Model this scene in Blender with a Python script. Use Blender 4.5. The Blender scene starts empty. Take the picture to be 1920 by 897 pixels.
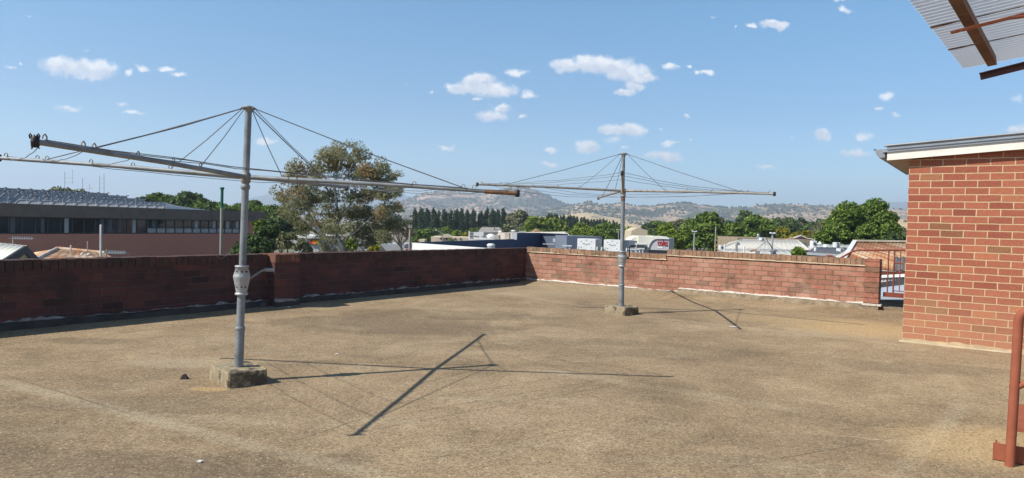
import bpy, math, random
import numpy as np
from mathutils import Vector, Matrix

# ------------------------------------------------------------------ camera geometry
W, HH = 1920, 897
EYE = 1.35                                   # eye height over the roof deck
FPX = 1332.0
PITCH, ROLL, TH = -0.02343, 0.02902, -0.60648
DL, DR, DB = 8.7237, 13.1406, 10.0981        # distances eye -> left wall, far wall, brick room
GROUND = -8.0
sc = bpy.context.scene
col = sc.collection
fw = Vector((0, math.cos(PITCH), math.sin(PITCH)))
rt0 = Vector((1, 0, 0)); up0 = rt0.cross(fw)
RT = math.cos(ROLL) * rt0 + math.sin(ROLL) * up0
UP = -math.sin(ROLL) * rt0 + math.cos(ROLL) * up0
O = Vector((0, 0, EYE))
cam = bpy.data.cameras.new('camera'); co = bpy.data.objects.new('camera', cam); col.objects.link(co)
cam.sensor_width = 36; cam.lens = FPX / W * 36; cam.clip_end = 60000; cam.clip_start = .05
m = Matrix((RT, UP, -fw)).transposed().to_4x4(); m.translation = O
co.matrix_world = m
sc.camera = co

SUN_AZ, SUN_EL = math.radians(25.5), math.radians(45)      # travel direction of the light, height
to_sun = Vector((-math.cos(SUN_AZ) * math.cos(SUN_EL), -math.sin(SUN_AZ) * math.cos(SUN_EL), math.sin(SUN_EL)))

def ray(x, y):
    x, y = float(x), float(y); return (x - W / 2) / FPX * RT - (y - HH / 2) / FPX * UP + fw
def at(x, y, Y):
    d = ray(x, y); return O + d * (float(Y) / d.y)
def gz(x, y, z=0.0):
    d = ray(x, y); return O + d * ((z - EYE) / d.z)
dR = Vector((math.cos(TH), math.sin(TH), 0)); nR = Vector((-math.sin(TH), math.cos(TH), 0)); nL = -dR
def onp(x, y, n, dist):
    d = ray(x, y); return O + d * (dist / d.dot(n))

# ------------------------------------------------------------------ node helper
class NT:
    def __init__(s, tree): s.t = tree; s.n = tree.nodes; s.l = tree.links
    def new(s, typ, **kw):
        nd = s.n.new(typ)
        for k, v in kw.items(): setattr(nd, k, v)
        return nd
    def put(s, sock, v):
        if isinstance(v, bpy.types.NodeSocket): s.l.new(v, sock)
        elif isinstance(v, (tuple, list, Vector)) and len(v) == 3 and sock.type == 'RGBA': sock.default_value = (*v, 1)
        else: sock.default_value = v
    def math(s, op, a, b=0.0, c=0.0, clamp=False):
        nd = s.new('ShaderNodeMath', operation=op, use_clamp=clamp)
        for i, v in enumerate((a, b, c)): s.put(nd.inputs[i], v)
        return nd.outputs[0]
    def vec(s, op, a, b=(0, 0, 0), c=(0, 0, 0), out=0):
        nd = s.new('ShaderNodeVectorMath', operation=op)
        for i, v in enumerate((a, b, c)):
            if i < len(nd.inputs): s.put(nd.inputs[i], v)
        return nd.outputs[out]
    def mix(s, f, a, b, mode='MIX'):
        nd = s.new('ShaderNodeMix', data_type='RGBA', blend_type=mode)
        s.put(nd.inputs[0], f); s.put(nd.inputs[6], a); s.put(nd.inputs[7], b)
        return nd.outputs[2]
    def noise(s, vec, scale, detail=4, rough=.55, dist=0.0):
        nd = s.new('ShaderNodeTexNoise'); s.put(nd.inputs['Vector'], vec)
        nd.inputs['Scale'].default_value = scale; nd.inputs['Detail'].default_value = detail
        nd.inputs['Roughness'].default_value = rough; nd.inputs['Distortion'].default_value = dist
        return nd.outputs[0]
    def ss(s, v, a, b, lo=0.0, hi=1.0):
        nd = s.new('ShaderNodeMapRange', interpolation_type='SMOOTHSTEP')
        s.put(nd.inputs[0], v); nd.inputs[1].default_value = a; nd.inputs[2].default_value = b
        nd.inputs[3].default_value = lo; nd.inputs[4].default_value = hi
        return nd.outputs[0]
    def ramp(s, v, stops):
        nd = s.new('ShaderNodeValToRGB'); s.put(nd.inputs[0], v)
        e = nd.color_ramp.elements
        while len(e) < len(stops): e.new(.5)
        for el, (p, c) in zip(e, stops): el.position = p; el.color = (*c, 1)
        return nd.outputs[0]

# ------------------------------------------------------------------ sky with small fair-weather clouds
world = bpy.data.worlds.new('World'); sc.world = world; world.use_nodes = True
wt = NT(world.node_tree); wt.n.clear()
sky = wt.new('ShaderNodeTexSky', sky_type='NISHITA', sun_disc=False)
sky.sun_elevation = SUN_EL; sky.sun_rotation = math.atan2(to_sun.x, to_sun.y) % (2 * math.pi)
sky.altitude = 200; sky.air_density = 1.0; sky.dust_density = 0.35; sky.ozone_density = 3.0
tc = wt.new('ShaderNodeTexCoord')
sep = wt.new('ShaderNodeSeparateXYZ'); wt.l.new(tc.outputs['Generated'], sep.inputs[0])
dy = wt.math('MAXIMUM', sep.outputs[1], .02)
cu, cv = wt.math('DIVIDE', sep.outputs[0], dy), wt.math('DIVIDE', sep.outputs[2], dy)
cmb = wt.new('ShaderNodeCombineXYZ'); wt.put(cmb.inputs[0], cu); wt.put(cmb.inputs[1], cv)
pl = cmb.outputs[0]
warp = wt.new('ShaderNodeTexNoise'); wt.put(warp.inputs['Vector'], pl); warp.inputs['Scale'].default_value = 45; warp.inputs['Detail'].default_value = 3
wv = wt.vec('MULTIPLY_ADD', warp.outputs[1], (.03, .018, 0), (-.015, -.009, 0))
pw = wt.vec('ADD', pl, wv)
# cloud lobes: photograph x, y, half width, half height, strength
CL = [(112,124,34,15,1),(150,130,60,17,1),(190,130,34,17,1),(243,138,11,6,.8),(266,127,14,5,.8),(312,130,20,6,.8),(336,142,17,6,.7),(20,124,10,4,.5),(38,118,5,3,.5),(163,94,8,4,.5),(128,204,26,6,.8),
 (250,210,22,5,.8),(228,195,10,4,.5),(500,264,20,6,.9),(895,152,34,13,1),(880,165,45,9,1),(925,170,46,12,1),(896,184,12,4,.7),(970,136,20,7,.8),(992,178,14,7,.7),(940,204,24,9,.9),(925,219,36,9,.8),(980,221,9,5,.6),(803,174,6,4,.6),
 (1065,124,34,12,1),(1110,120,40,14,1),(1140,124,45,16,1),(1175,135,45,14,1),(1205,145,28,9,1),(1190,160,22,9,.9),(1175,172,20,8,.9),(1256,122,15,7,.9),(1294,125,8,4,.7),(1327,135,12,6,.8),(1308,134,8,4,.6),
 (1150,243,32,10,1),(1185,246,28,11,1),(1103,275,25,11,.9),(1148,262,14,6,.6),(1035,280,15,5,.8),(1030,306,14,5,.8),(835,278,16,4,.7),(1244,293,34,9,.95),(1258,268,18,4,.7),(1256,273,10,5,.7),(1238,241,7,4,.6),(1285,220,9,4,.5),
 (1452,48,30,8,1),(1411,49,8,5,.8),(1380,52,5,3,.5),(1540,251,20,10,.95),(1618,256,18,8,.6),(1605,288,34,8,.75),(1666,183,18,8,.7),(1648,207,14,4,.5),(1677,219,10,4,.5),(1438,316,18,5,.6),(1585,20,18,6,.5),(1580,1,22,5,.6),(1910,182,14,8,.5),(1908,243,26,9,.8),(1880,262,30,8,.6),(1337,31,7,4,.4),(1484,260,8,4,.4),(1290,265,8,4,.4),(1170,275,6,3,.5),(1515,322,18,4,.35),(60,30,12,4,.3),(760,160,7,3,.3)]
acc = None
for x, y, w, h, s_ in CL:
    d = ray(x, y); c = (d.x / d.y, d.z / d.y)
    w_, h_ = w / FPX * 1.42, h / FPX * 1.6
    q = wt.vec('MULTIPLY_ADD', pw, (1 / w_, 1 / h_, 0), (-c[0] / w_, -c[1] / h_, 0))
    L = wt.new('ShaderNodeVectorMath', operation='LENGTH'); wt.put(L.inputs[0], q)
    v = wt.math('MULTIPLY_ADD', L.outputs[1], -s_, s_)
    acc = v if acc is None else wt.math('SMOOTH_MAX', acc, v, .15)
n1 = wt.noise(pw, 62, 8, .66)
cm = wt.math('ADD', acc, wt.math('MULTIPLY_ADD', n1, .9, -.5))
mask = wt.math('MULTIPLY', wt.ss(cm, .08, .60), wt.math('GREATER_THAN', sep.outputs[1], .05))
up_ = None                                   # how much cloud lies above a point: grey bases
for x, y, w, h, s_ in CL:
    if w * h < 150: continue
    d = ray(x, y); c = (d.x / d.y, d.z / d.y); w_, h_ = w / FPX * 1.3, h / FPX * 1.3
    q = wt.vec('MULTIPLY_ADD', pw, (1 / w_, 1 / h_, 0), (-c[0] / w_, -(c[1] - .5 * h_) / h_, 0))
    L = wt.new('ShaderNodeVectorMath', operation='LENGTH'); wt.put(L.inputs[0], q)
    v = wt.math('SUBTRACT', 1.0, L.outputs[1]); up_ = v if up_ is None else wt.math('MAXIMUM', up_, v)
shade = wt.math('ADD', wt.noise(wt.vec('ADD', pl, (0, -.006, 0)), 55, 6, .65), wt.math('MULTIPLY', up_, -.28))
ccol = wt.mix(wt.ss(shade, .22, .58), (5.3, 5.6, 6.3), (8.1, 8.0, 7.9))
hz = wt.math('POWER', wt.math('SUBTRACT', 1.0, wt.math('ABSOLUTE', sep.outputs[2])), 9.0)
tint = wt.ramp(sep.outputs[2], [(0, (.90, 1.0, 1.0)), (.05, (.86, 1.02, 1.08)), (.15, (.70, .86, .925)), (.28, (.68, .97, 1.0)), (.36, (.66, .90, .95)), (.6, (.50, .62, .66))])  # upper stops dim the sky above the view, to deepen shadows
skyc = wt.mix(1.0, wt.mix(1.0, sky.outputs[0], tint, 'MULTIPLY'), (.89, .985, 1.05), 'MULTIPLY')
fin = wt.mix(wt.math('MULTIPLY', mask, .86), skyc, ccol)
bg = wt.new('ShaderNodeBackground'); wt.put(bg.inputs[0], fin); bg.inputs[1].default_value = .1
wo = wt.new('ShaderNodeOutputWorld'); wt.l.new(bg.outputs[0], wo.inputs[0])

sun = bpy.data.lights.new('sun', 'SUN'); sun.energy = 4.5; sun.angle = math.radians(.5); sun.color = (1, .945, .86)
so = bpy.data.objects.new('sun', sun); col.objects.link(so)
so.rotation_euler = (-to_sun).to_track_quat('-Z', 'Y').to_euler(); so.location = (-20, -10, 40)
sc.view_settings.view_transform = 'Standard'; sc.view_settings.look = 'None'; sc.view_settings.gamma = 1
sc.view_settings.exposure = 0.56; sc.view_settings.use_curve_mapping = False
sc.cycles.use_denoising = True
sc.cycles.max_bounces = 6; sc.cycles.transparent_max_bounces = 12; sc.cycles.volume_bounces = 1

# ------------------------------------------------------------------ materials
MATS = {}
def mat(name, base, rough=.7, var=.15, vs=3.0, metal=0.0, bump=0.0, bs=40, spec=.3, second=None, sec=(.5, .65), ss_=1.5, coord='Object', streak=None):
    """plain procedural material: base colour varied by noise, optional second colour in patches"""
    if name in MATS: return MATS[name]
    mt = bpy.data.materials.new(name); mt.use_nodes = True; t = NT(mt.node_tree)
    b = t.n['Principled BSDF']; c = t.new('ShaderNodeTexCoord').outputs[coord]
    if streak: c = t.vec('MULTIPLY', c, streak)
    n = t.noise(c, vs, 5, .6)
    cl = t.mix(t.ss(n, .3, .7), tuple(x * (1 - var) for x in base), tuple(min(.95, x * (1 + var)) for x in base))
    if second:
        n2 = t.noise(c, ss_, 6, .65)
        cl = t.mix(t.ss(n2, *sec), cl, second)
    t.put(b.inputs['Base Color'], cl); b.inputs['Roughness'].default_value = rough; b.inputs['Metallic'].default_value = metal
    b.inputs['Specular IOR Level'].default_value = spec
    if bump:
        bn = t.new('ShaderNodeBump'); bn.inputs['Strength'].default_value = bump; bn.inputs['Distance'].default_value = .01
        t.put(bn.inputs['Height'], t.noise(c, bs, 4)); t.l.new(bn.outputs[0], b.inputs['Normal'])
    MATS[name] = mt; return mt

def brick_mat(name, stops, mortar, w=.24, h=.086, mw=.011, grime=None, gr=(.5, .7), gs=1.2, off=(0, 0), bump=.6, pale=None, pr=(.6, .72), mort_var=.3, dust=None):
    mt = bpy.data.materials.new(name); mt.use_nodes = True; t = NT(mt.node_tree); b = t.n['Principled BSDF']
    uv = t.vec('ADD', t.new('ShaderNodeTexCoord').outputs['UV'], (off[0], off[1], 0))
    wob = t.new('ShaderNodeTexNoise'); t.put(wob.inputs['Vector'], uv); wob.inputs['Scale'].default_value = 6; wob.inputs['Detail'].default_value = 3
    uvw = t.vec('ADD', uv, t.vec('MULTIPLY_ADD', wob.outputs[1], (.012, .010, 0), (-.006, -.005, 0)))
    br = t.new('ShaderNodeTexBrick'); t.put(br.inputs['Vector'], uvw)
    br.offset = .5; br.squash = 1
    br.inputs['Color1'].default_value = (0, 0, 0, 1); br.inputs['Color2'].default_value = (1, 1, 1, 1); br.inputs['Mortar'].default_value = (.5, .5, .5, 1)
    br.inputs['Scale'].default_value = 1; br.inputs['Mortar Size'].default_value = mw / 2; br.inputs['Mortar Smooth'].default_value = .25
    br.inputs['Bias'].default_value = 0; br.inputs['Brick Width'].default_value = w; br.inputs['Row Height'].default_value = h
    c = t.ramp(br.outputs['Color'], stops)
    fine = t.noise(uv, 38, 5, .65)
    c = t.mix(t.ss(fine, .3, .75), t.mix(.28, c, (.02, .012, .01)), c)
    mn = t.noise(uv, 14, 4)
    mc = t.mix(t.ss(mn, .35, .65), tuple(x * (1 - mort_var) for x in mortar), mortar)
    c = t.mix(br.outputs['Fac'], c, mc)
    if pale:
        c = t.mix(t.math('MULTIPLY', t.ss(t.noise(uv, 2.2, 7, .7), *pr), .5), c, pale)
    if dust:
        zz = t.new('ShaderNodeSeparateXYZ'); t.l.new(t.new('ShaderNodeTexCoord').outputs['Object'], zz.inputs[0])
        c = t.mix(t.math('MULTIPLY', t.ss(t.math('ADD', zz.outputs[2], t.math('MULTIPLY', t.noise(uv, 3, 5), .5)), .25, 1.15, 1, 0), .42), c, dust)
    if grime:
        c = t.mix(t.math('MULTIPLY', t.ss(t.noise(uv, gs, 7, .7), *gr), .85), c, grime)
    t.put(b.inputs['Base Color'], c); b.inputs['Roughness'].default_value = .88; b.inputs['Specular IOR Level'].default_value = .2
    hgt = t.math('ADD', t.math('MULTIPLY', br.outputs['Fac'], -1.0), t.math('MULTIPLY', fine, .35))
    bn = t.new('ShaderNodeBump'); bn.inputs['Strength'].default_value = bump; bn.inputs['Distance'].default_value = .008
    t.put(bn.inputs['Height'], hgt); t.l.new(bn.outputs[0], b.inputs['Normal'])
    return mt

def leaf_mat(name, a, b_, trans=.3, vs=.25, c3=None):
    mt = bpy.data.materials.new(name); mt.use_nodes = True; t = NT(mt.node_tree); t.n.clear()
    g = t.new('ShaderNodeNewGeometry'); tc_ = t.new('ShaderNodeTexCoord')
    n = t.noise(tc_.outputs['Object'], vs, 3)
    f = t.math('ADD', t.math('MULTIPLY', n, .9), t.math('MULTIPLY_ADD', g.outputs['Random Per Island'], .7, -.35))
    c = t.mix(t.ss(f, .15, .8), a, b_)
    if c3: c = t.mix(t.ss(t.noise(tc_.outputs['Object'], vs * .8, 2), .52, .7), c, c3)
    d = t.new('ShaderNodeBsdfDiffuse'); tr = t.new('ShaderNodeBsdfTranslucent')
    t.put(d.inputs[0], c); t.put(tr.inputs[0], t.mix(.5, c, (.12, .16, .02)))
    mx = t.new('ShaderNodeMixShader'); mx.inputs[0].default_value = trans
    t.l.new(d.outputs[0], mx.inputs[1]); t.l.new(tr.outputs[0], mx.inputs[2])
    o = t.new('ShaderNodeOutputMaterial'); t.l.new(mx.outputs[0], o.inputs[0])
    return mt

# ------------------------------------------------------------------ mesh helper
ORI = {}
class MB:
    def __init__(s): s.v = []; s.f = []; s.sm = []
    def add(s, vs, fs, smooth=False):
        k = len(s.v); s.v += [Vector(v) for v in vs]; s.f += [tuple(i + k for i in f) for f in fs]; s.sm += [smooth] * len(fs); return s
    def hexa(s, b, t):
        """prism from bottom quad b to top quad t"""
        n = len(b)
        fs = [tuple(range(n))[::-1], tuple(range(n, 2 * n))] + [(i, (i + 1) % n, n + (i + 1) % n, n + i) for i in range(n)]
        return s.add(list(b) + list(t), fs)
    def box(s, c, sx, sy, sz, ax=None, ay=None, az=None):
        c = Vector(c); ax = (ax or Vector((1, 0, 0))) * sx / 2; ay = (ay or Vector((0, 1, 0))) * sy / 2; az = (az or Vector((0, 0, 1))) * sz / 2
        b = [c - ax - ay - az, c + ax - ay - az, c + ax + ay - az, c - ax + ay - az]
        return s.hexa(b, [p + 2 * az for p in b])
    def wall(s, p, q, th, z0, z1, side=1):
        """upright slab from p to q (plan), thickness th to the far side"""
        p = Vector((p[0], p[1], 0)); q = Vector((q[0], q[1], 0)); d = (q - p).normalized(); n = Vector((-d.y, d.x, 0)) * th * side
        b = [p, q, q + n, p + n]
        if side < 0: b = b[::-1]
        z0_, z1_ = Vector((0, 0, z0)), Vector((0, 0, z1))
        return s.hexa([x + z0_ for x in b], [x + z1_ for x in b])
    def bar(s, p, q, w, h, upv=Vector((0, 0, 1))):
        p = Vector(p); q = Vector(q); d = (q - p); L = d.length; d.normalize(); sd = d.cross(upv).normalized(); u = sd.cross(d)
        return s.box((p + q) / 2, L, w, h, d, sd, u)
    def tube(s, pts, r, n=10, caps=True):
        pts = [Vector(p) for p in pts]; rs = r if isinstance(r, (list, tuple)) else [r] * len(pts)
        ring = []; ref = None
        for i, p in enumerate(pts):
            d = (pts[min(i + 1, len(pts) - 1)] - pts[max(i - 1, 0)]).normalized()
            if ref is None: ref = d.orthogonal().normalized()
            ref = (ref - d * ref.dot(d)).normalized(); b2 = d.cross(ref)
            ring.append([p + (ref * math.cos(2 * math.pi * k / n) + b2 * math.sin(2 * math.pi * k / n)) * rs[i] for k in range(n)])
        vs = [v for rr in ring for v in rr]; fs = []
        for i in range(len(pts) - 1):
            for k in range(n):
                a = i * n + k; b_ = i * n + (k + 1) % n; fs.append((a, b_, b_ + n, a + n))
        s.add(vs, fs, True)
        if caps:
            s.add(ring[0], [tuple(range(n))[::-1]]); s.add(ring[-1], [tuple(range(n))])
        return s
    def lathe(s, base, prof, n=20):
        """prof: (r, z) from bottom to top"""
        base = Vector(base)
        vs = [base + Vector((r * math.cos(2 * math.pi * k / n), r * math.sin(2 * math.pi * k / n), z)) for r, z in prof for k in range(n)]
        fs = [(i * n + k, i * n + (k + 1) % n, (i + 1) * n + (k + 1) % n, (i + 1) * n + k) for i in range(len(prof) - 1) for k in range(n)]
        s.add(vs, fs, True); s.add(vs[:n], [tuple(range(n))[::-1]]); s.add(vs[-n:], [tuple(range(n))]); return s
    def poly(s, pts, th=None, n=None):
        """flat polygon given thickness th along -n"""
        pts = [Vector(p) for p in pts]
        nn = n or (pts[1] - pts[0]).cross(pts[2] - pts[0]).normalized()
        return s.hexa([p - nn * (th or .02) for p in pts], pts)
    def build(s, name, m_, parent=None, origin=None, label=None):
        me = bpy.data.meshes.new(name)
        if parent is not None: o0 = ORI[parent.name]
        elif origin is not None: o0 = Vector(origin)
        else:
            a = np.array([tuple(v) for v in s.v]); o0 = Vector(((a[:, 0].min() + a[:, 0].max()) / 2, (a[:, 1].min() + a[:, 1].max()) / 2, a[:, 2].min()))
        me.from_pydata([tuple(v - o0) for v in s.v], [], s.f)
        me.polygons.foreach_set('use_smooth', s.sm)
        uv = me.uv_layers.new(name='uv'); me.update()
        Z = Vector((0, 0, 1)); data = [0.0] * (2 * len(me.loops))
        for p in me.polygons:
            n = p.normal
            if abs(n.z) > .75: tx, ty = Vector((1, 0, 0)), Vector((0, 1, 0))
            else: tx = Z.cross(n).normalized(); ty = Z
            for li in p.loop_indices:
                w = me.vertices[me.loops[li].vertex_index].co + o0
                data[2 * li] = w.dot(tx); data[2 * li + 1] = w.dot(ty)
        uv.data.foreach_set('uv', data)
        me.materials.append(m_)
        o = bpy.data.objects.new(name, me); col.objects.link(o)
        if parent is not None: o.parent = parent
        else: o.location = o0
        ORI[o.name] = o0
        if label: o['label'] = label
        return o
def tag(o, label=None, cat=None, group=None, kind=None):
    for k, v in (('label', label), ('category', cat), ('group', group), ('kind', kind)):
        if v: o[k] = v
    return o
def thing(name, loc, label, cat, group=None):
    o = bpy.data.objects.new(name, None); o.empty_display_size = .1; col.objects.link(o); o.location = loc; ORI[o.name] = Vector(loc)
    return tag(o, label, cat, group)
def copy_tree(o, parent=None):
    c = o.copy(); col.objects.link(c); c.parent = parent
    for ch in list(o.children): copy_tree(ch, c)
    return c
def np_mesh(name, V, F, m_, parent=None, origin=None, smooth=False):
    o0 = ORI[parent.name] if parent is not None else Vector(origin if origin is not None else (0, 0, 0))
    me = bpy.data.meshes.new(name); V = np.asarray(V, np.float32) - np.array(o0, np.float32); F = np.asarray(F, np.int32)
    me.vertices.add(len(V)); me.vertices.foreach_set('co', V.ravel())
    k = F.shape[1]; me.loops.add(F.size); me.loops.foreach_set('vertex_index', F.ravel())
    me.polygons.add(len(F)); me.polygons.foreach_set('loop_start', np.arange(len(F)) * k); me.polygons.foreach_set('loop_total', np.full(len(F), k))
    if smooth: me.polygons.foreach_set('use_smooth', np.ones(len(F), bool))
    me.update(calc_edges=True); me.validate(); me.materials.append(m_)
    o = bpy.data.objects.new(name, me); col.objects.link(o)
    if parent is not None: o.parent = parent
    else: o.location = o0
    ORI[o.name] = o0
    return o
def corrugated(mb, p, u, v, pitch=.076, amp=.009, th=.004, steps=6, rows=1):
    """wavy sheet: p corner, u across the waves, v along them"""
    p, u, v = Vector(p), Vector(u), Vector(v); n = u.cross(v).normalized(); L = u.length; k = max(2, int(L / pitch * steps))
    def line(off, t):
        return [p + u * (i / k) + v * t + n * (off + amp * math.sin(2 * math.pi * i / steps)) for i in range(k + 1)]
    vs = []; fs = []
    for off in (0, -th):
        for r_ in range(rows + 1): vs += line(off, r_ / rows)
    w = k + 1; half = w * (rows + 1)
    for layer in (0, 1):
        for r_ in range(rows):
            for i in range(k):
                a = layer * half + r_ * w + i; q = (a, a + 1, a + 1 + w, a + w); fs.append(q if layer == 0 else q[::-1])
    for i in range(k):
        fs.append((i, half + i, half + i + 1, i + 1)); a = rows * w + i; fs.append((a, a + 1, half + a + 1, half + a))
    for r_ in range(rows):
        a = r_ * w; fs.append((a, a + w, half + a + w, half + a)); a += k; fs.append((a, half + a, half + a + w, a + w))
    return mb.add(vs, fs, True)

rng = random.Random(7)
# ------------------------------------------------------------------ the roof deck
C0 = nL * DL + nR * DR
def Lp(s, off=0.0, z=0.0): p = C0 - nR * s - nL * off; return Vector((p.x, p.y, z))      # left wall, off = into the deck
def Rp(s, off=0.0, z=0.0): p = C0 + dR * s - nR * off; return Vector((p.x, p.y, z))      # far wall
def sR(x, y=500): return (onp(x, y, nR, DR) - C0).dot(dR)
def sL(x, y=500): return -(onp(x, y, nL, DL) - C0).dot(nR)

def deck_mat():
    mt = bpy.data.materials.new('deck_aggregate'); mt.use_nodes = True; t = NT(mt.node_tree); b = t.n['Principled BSDF']
    c = t.new('ShaderNodeTexCoord').outputs['Object']
    big = t.noise(c, .35, 5, .6, .4); mid = t.noise(c, 1.3, 6, .65, .6); med = t.noise(c, 6, 5, .6); fine = t.noise(c, 75, 3, .7); vf = t.noise(c, 190, 2, .6)
    st = t.noise(t.vec('MULTIPLY', c, (.5, 2.4, 1)), 1.2, 6, .68, .8)
    cl = t.ramp(t.math('ADD', t.math('MULTIPLY', big, .55), t.math('MULTIPLY', mid, .45)), [(.36, (.190, .137, .082)), (.46, (.270, .194, .114)), (.54, (.328, .240, .143)), (.64, (.43, .322, .194))])
    cl = t.mix(t.math('MULTIPLY', t.ss(st, .52, .72), .45), cl, (.40, .335, .225))
    cl = t.mix(t.math('MULTIPLY', t.ss(t.noise(c, .8, 6, .7, 1.0), .56, .74), .32), cl, (.125, .098, .070))
    cl = t.mix(t.math('MULTIPLY', t.ss(med, .45, .7), .22), cl, (.12, .098, .072))
    sx = t.new('ShaderNodeSeparateXYZ'); t.l.new(t.vec('ADD', c, t.vec('MULTIPLY_ADD', t.new('ShaderNodeTexNoise').outputs[1], (0, 0, 0), (0, 0, 0))), sx.inputs[0])
    X, Y = sx.outputs[0], sx.outputs[1]
    wob = t.math('MULTIPLY_ADD', t.noise(c, .9, 4), .5, -.25)
    def seam(p, q, wdt, colr, amt, wb=1.0):
        p, q = gz(*p), gz(*q); d = (q - p); L = d.length; d.normalize(); n = Vector((-d.y, d.x, 0))
        along = t.math('ADD', t.math('MULTIPLY', X, d.x), t.math('MULTIPLY_ADD', Y, d.y, -p.dot(d)))
        across = t.math('ADD', t.math('ADD', t.math('MULTIPLY', X, n.x), t.math('MULTIPLY_ADD', Y, n.y, -p.dot(n))), t.math('MULTIPLY', wob, .25 * wb))
        mk = t.math('MULTIPLY', t.ss(t.math('ABSOLUTE', across), wdt * .25, wdt, 1, 0), t.math('MULTIPLY', t.ss(along, -.3, .3), t.ss(along, L - .3, L + .3, 1, 0)))
        mk = t.math('MULTIPLY', mk, t.ss(mid, .3, .6, .35, 1))
        return t.mix(t.math('MULTIPLY', mk, amt), cl, colr)
    def blot(x, y, rx, ry, colr, amt, soft=.6):
        p = gz(x, y)
        u = t.math('MULTIPLY_ADD', X, 1 / rx, -p.x / rx); v = t.math('MULTIPLY_ADD', Y, 1 / ry, -p.y / ry)
        r2 = t.math('ADD', t.math('MULTIPLY', u, u), t.math('MULTIPLY', v, v))
        r2 = t.math('ADD', r2, t.math('MULTIPLY_ADD', mid, 3.0, -1.5))
        return t.mix(t.math('MULTIPLY', t.ss(r2, 1 - soft, 1 + soft, 1, 0), amt), cl, colr)
    pale = (.42, .35, .235)
    cl = seam((0, 715), (720, 897), .11, pale, .55)
    cl = seam((1150, 588), (1700, 648), .07, pale, .55)
    cl = seam((1000, 690), (1500, 770), .14, pale, .35)
    cl = seam((1690, 890), (1800, 760), .10, pale, .55)
    cl = seam((930, 548), (1250, 600), .09, pale, .35)
    for a_, c_, w_, f_ in (((1515, 750), (1556, 757), .022, .7), ((1600, 711), (1630, 716), .02, .6), ((1570, 817), (1660, 826), .02, .5), ((1270, 745), (1330, 752), .02, .4), ((590, 855), (650, 838), .03, .35), ((930, 858), (1010, 836), .03, .3), ((1010, 628), (1060, 634), .025, .5), ((300, 765), (420, 735), .02, .3), ((700, 742), (790, 752), .03, .3)):
        cl = seam(a_, c_, w_, (.50, .42, .28), f_, .3)
    for a_, c_, w_ in (((0, 700), (230, 772), .018), ((480, 850), (760, 760), .012), ((760, 870), (1100, 800), .012), ((1180, 600), (1560, 655), .012), ((1350, 880), (1800, 800), .012)):
        cl = seam(a_, c_, w_, (.07, .055, .04), .45, .35)
    dark = (.10, .076, .052)
    cl = blot(740, 610, 1.5, .75, dark, .5); cl = blot(160, 640, .5, .2, dark, .4); cl = blot(1150, 655, 1.6, .5, dark, .2)
    cl = blot(200, 880, .8, .3, dark, .45); cl = blot(1720, 690, .9, .35, dark, .25); cl = blot(1500, 830, .7, .2, dark, .16); cl = blot(470, 885, .4, .12, dark, .3)
    sand = (.50, .355, .18)
    cl = blot(1640, 618, 1.1, .8, sand, .75, .9); cl = blot(1500, 600, 1.6, .35, sand, .35, .9); cl = blot(1900, 840, .75, .45, sand, .65, .9)
    cl = blot(390, 730, .14, .06, (.48, .33, .15), .6); cl = blot(320, 680, .5, .2, pale, .4); cl = blot(935, 780, .22, .3, (.40, .29, .19), .35, .4); cl = blot(250, 760, .9, .25, dark, .3); cl = blot(840, 590, 1.4, .5, dark, .35); cl = blot(560, 860, .5, .12, dark, .3); cl = blot(1280, 860, .5, .15, dark, .15); cl = blot(1080, 640, .9, .25, (.12, .092, .066), .2); cl = blot(620, 560, .7, .3, pale, .35); cl = blot(1000, 545, 2.2, 1.0, pale, .3, 1)
    def grains(sc_):
        v = t.new('ShaderNodeTexVoronoi'); t.put(v.inputs['Vector'], c); v.inputs['Scale'].default_value = sc_
        sp_ = t.new('ShaderNodeSeparateColor'); t.l.new(v.outputs['Color'], sp_.inputs[0]); return sp_.outputs[0], v.outputs['Distance']
    g1, d1 = grains(70); g2, d2 = grains(150); g3, d3 = grains(120)
    gg = t.math('ADD', t.math('MULTIPLY', g1, .5), t.math('MULTIPLY', g2, .5))
    cl = t.mix(t.ss(gg, .12, .5, .50, 0), cl, (.045, .032, .020))
    cl = t.mix(t.ss(gg, .55, .95, 0, .26), cl, (.66, .52, .32))
    cl = t.mix(t.math('MULTIPLY', t.math('GREATER_THAN', g3, .993), .5), cl, (.70, .62, .47))
    cl = t.mix(t.math('MULTIPLY', t.math('LESS_THAN', g3, .03), .5), cl, (.05, .04, .03))
    t.put(b.inputs['Base Color'], cl); b.inputs['Roughness'].default_value = .93; b.inputs['Specular IOR Level'].default_value = .15
    bn = t.new('ShaderNodeBump'); bn.inputs['Strength'].default_value = .5; bn.inputs['Distance'].default_value = .004
    t.put(bn.inputs['Height'], gg); t.l.new(bn.outputs[0], b.inputs['Normal'])
    return mt
dk = MB()
c1, c2, c3_, c4 = Lp(-.2, -.2), Lp(21, -.2), Lp(21, -.2) + dR * 14, Lp(-.2, -.2) + dR * 14
c3_.z = c4.z = 0
# recess for the stair opening behind the gate is beyond the far wall, so the slab is a plain quad
dk.hexa([Vector((p.x, p.y, -.35)) for p in (c1, c2, c3_, c4)], [c1, c2, c3_, c4])
deck = dk.build('roof_deck', deck_mat(), origin=(0, 0, 0)); deck['kind'] = 'structure'

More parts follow.
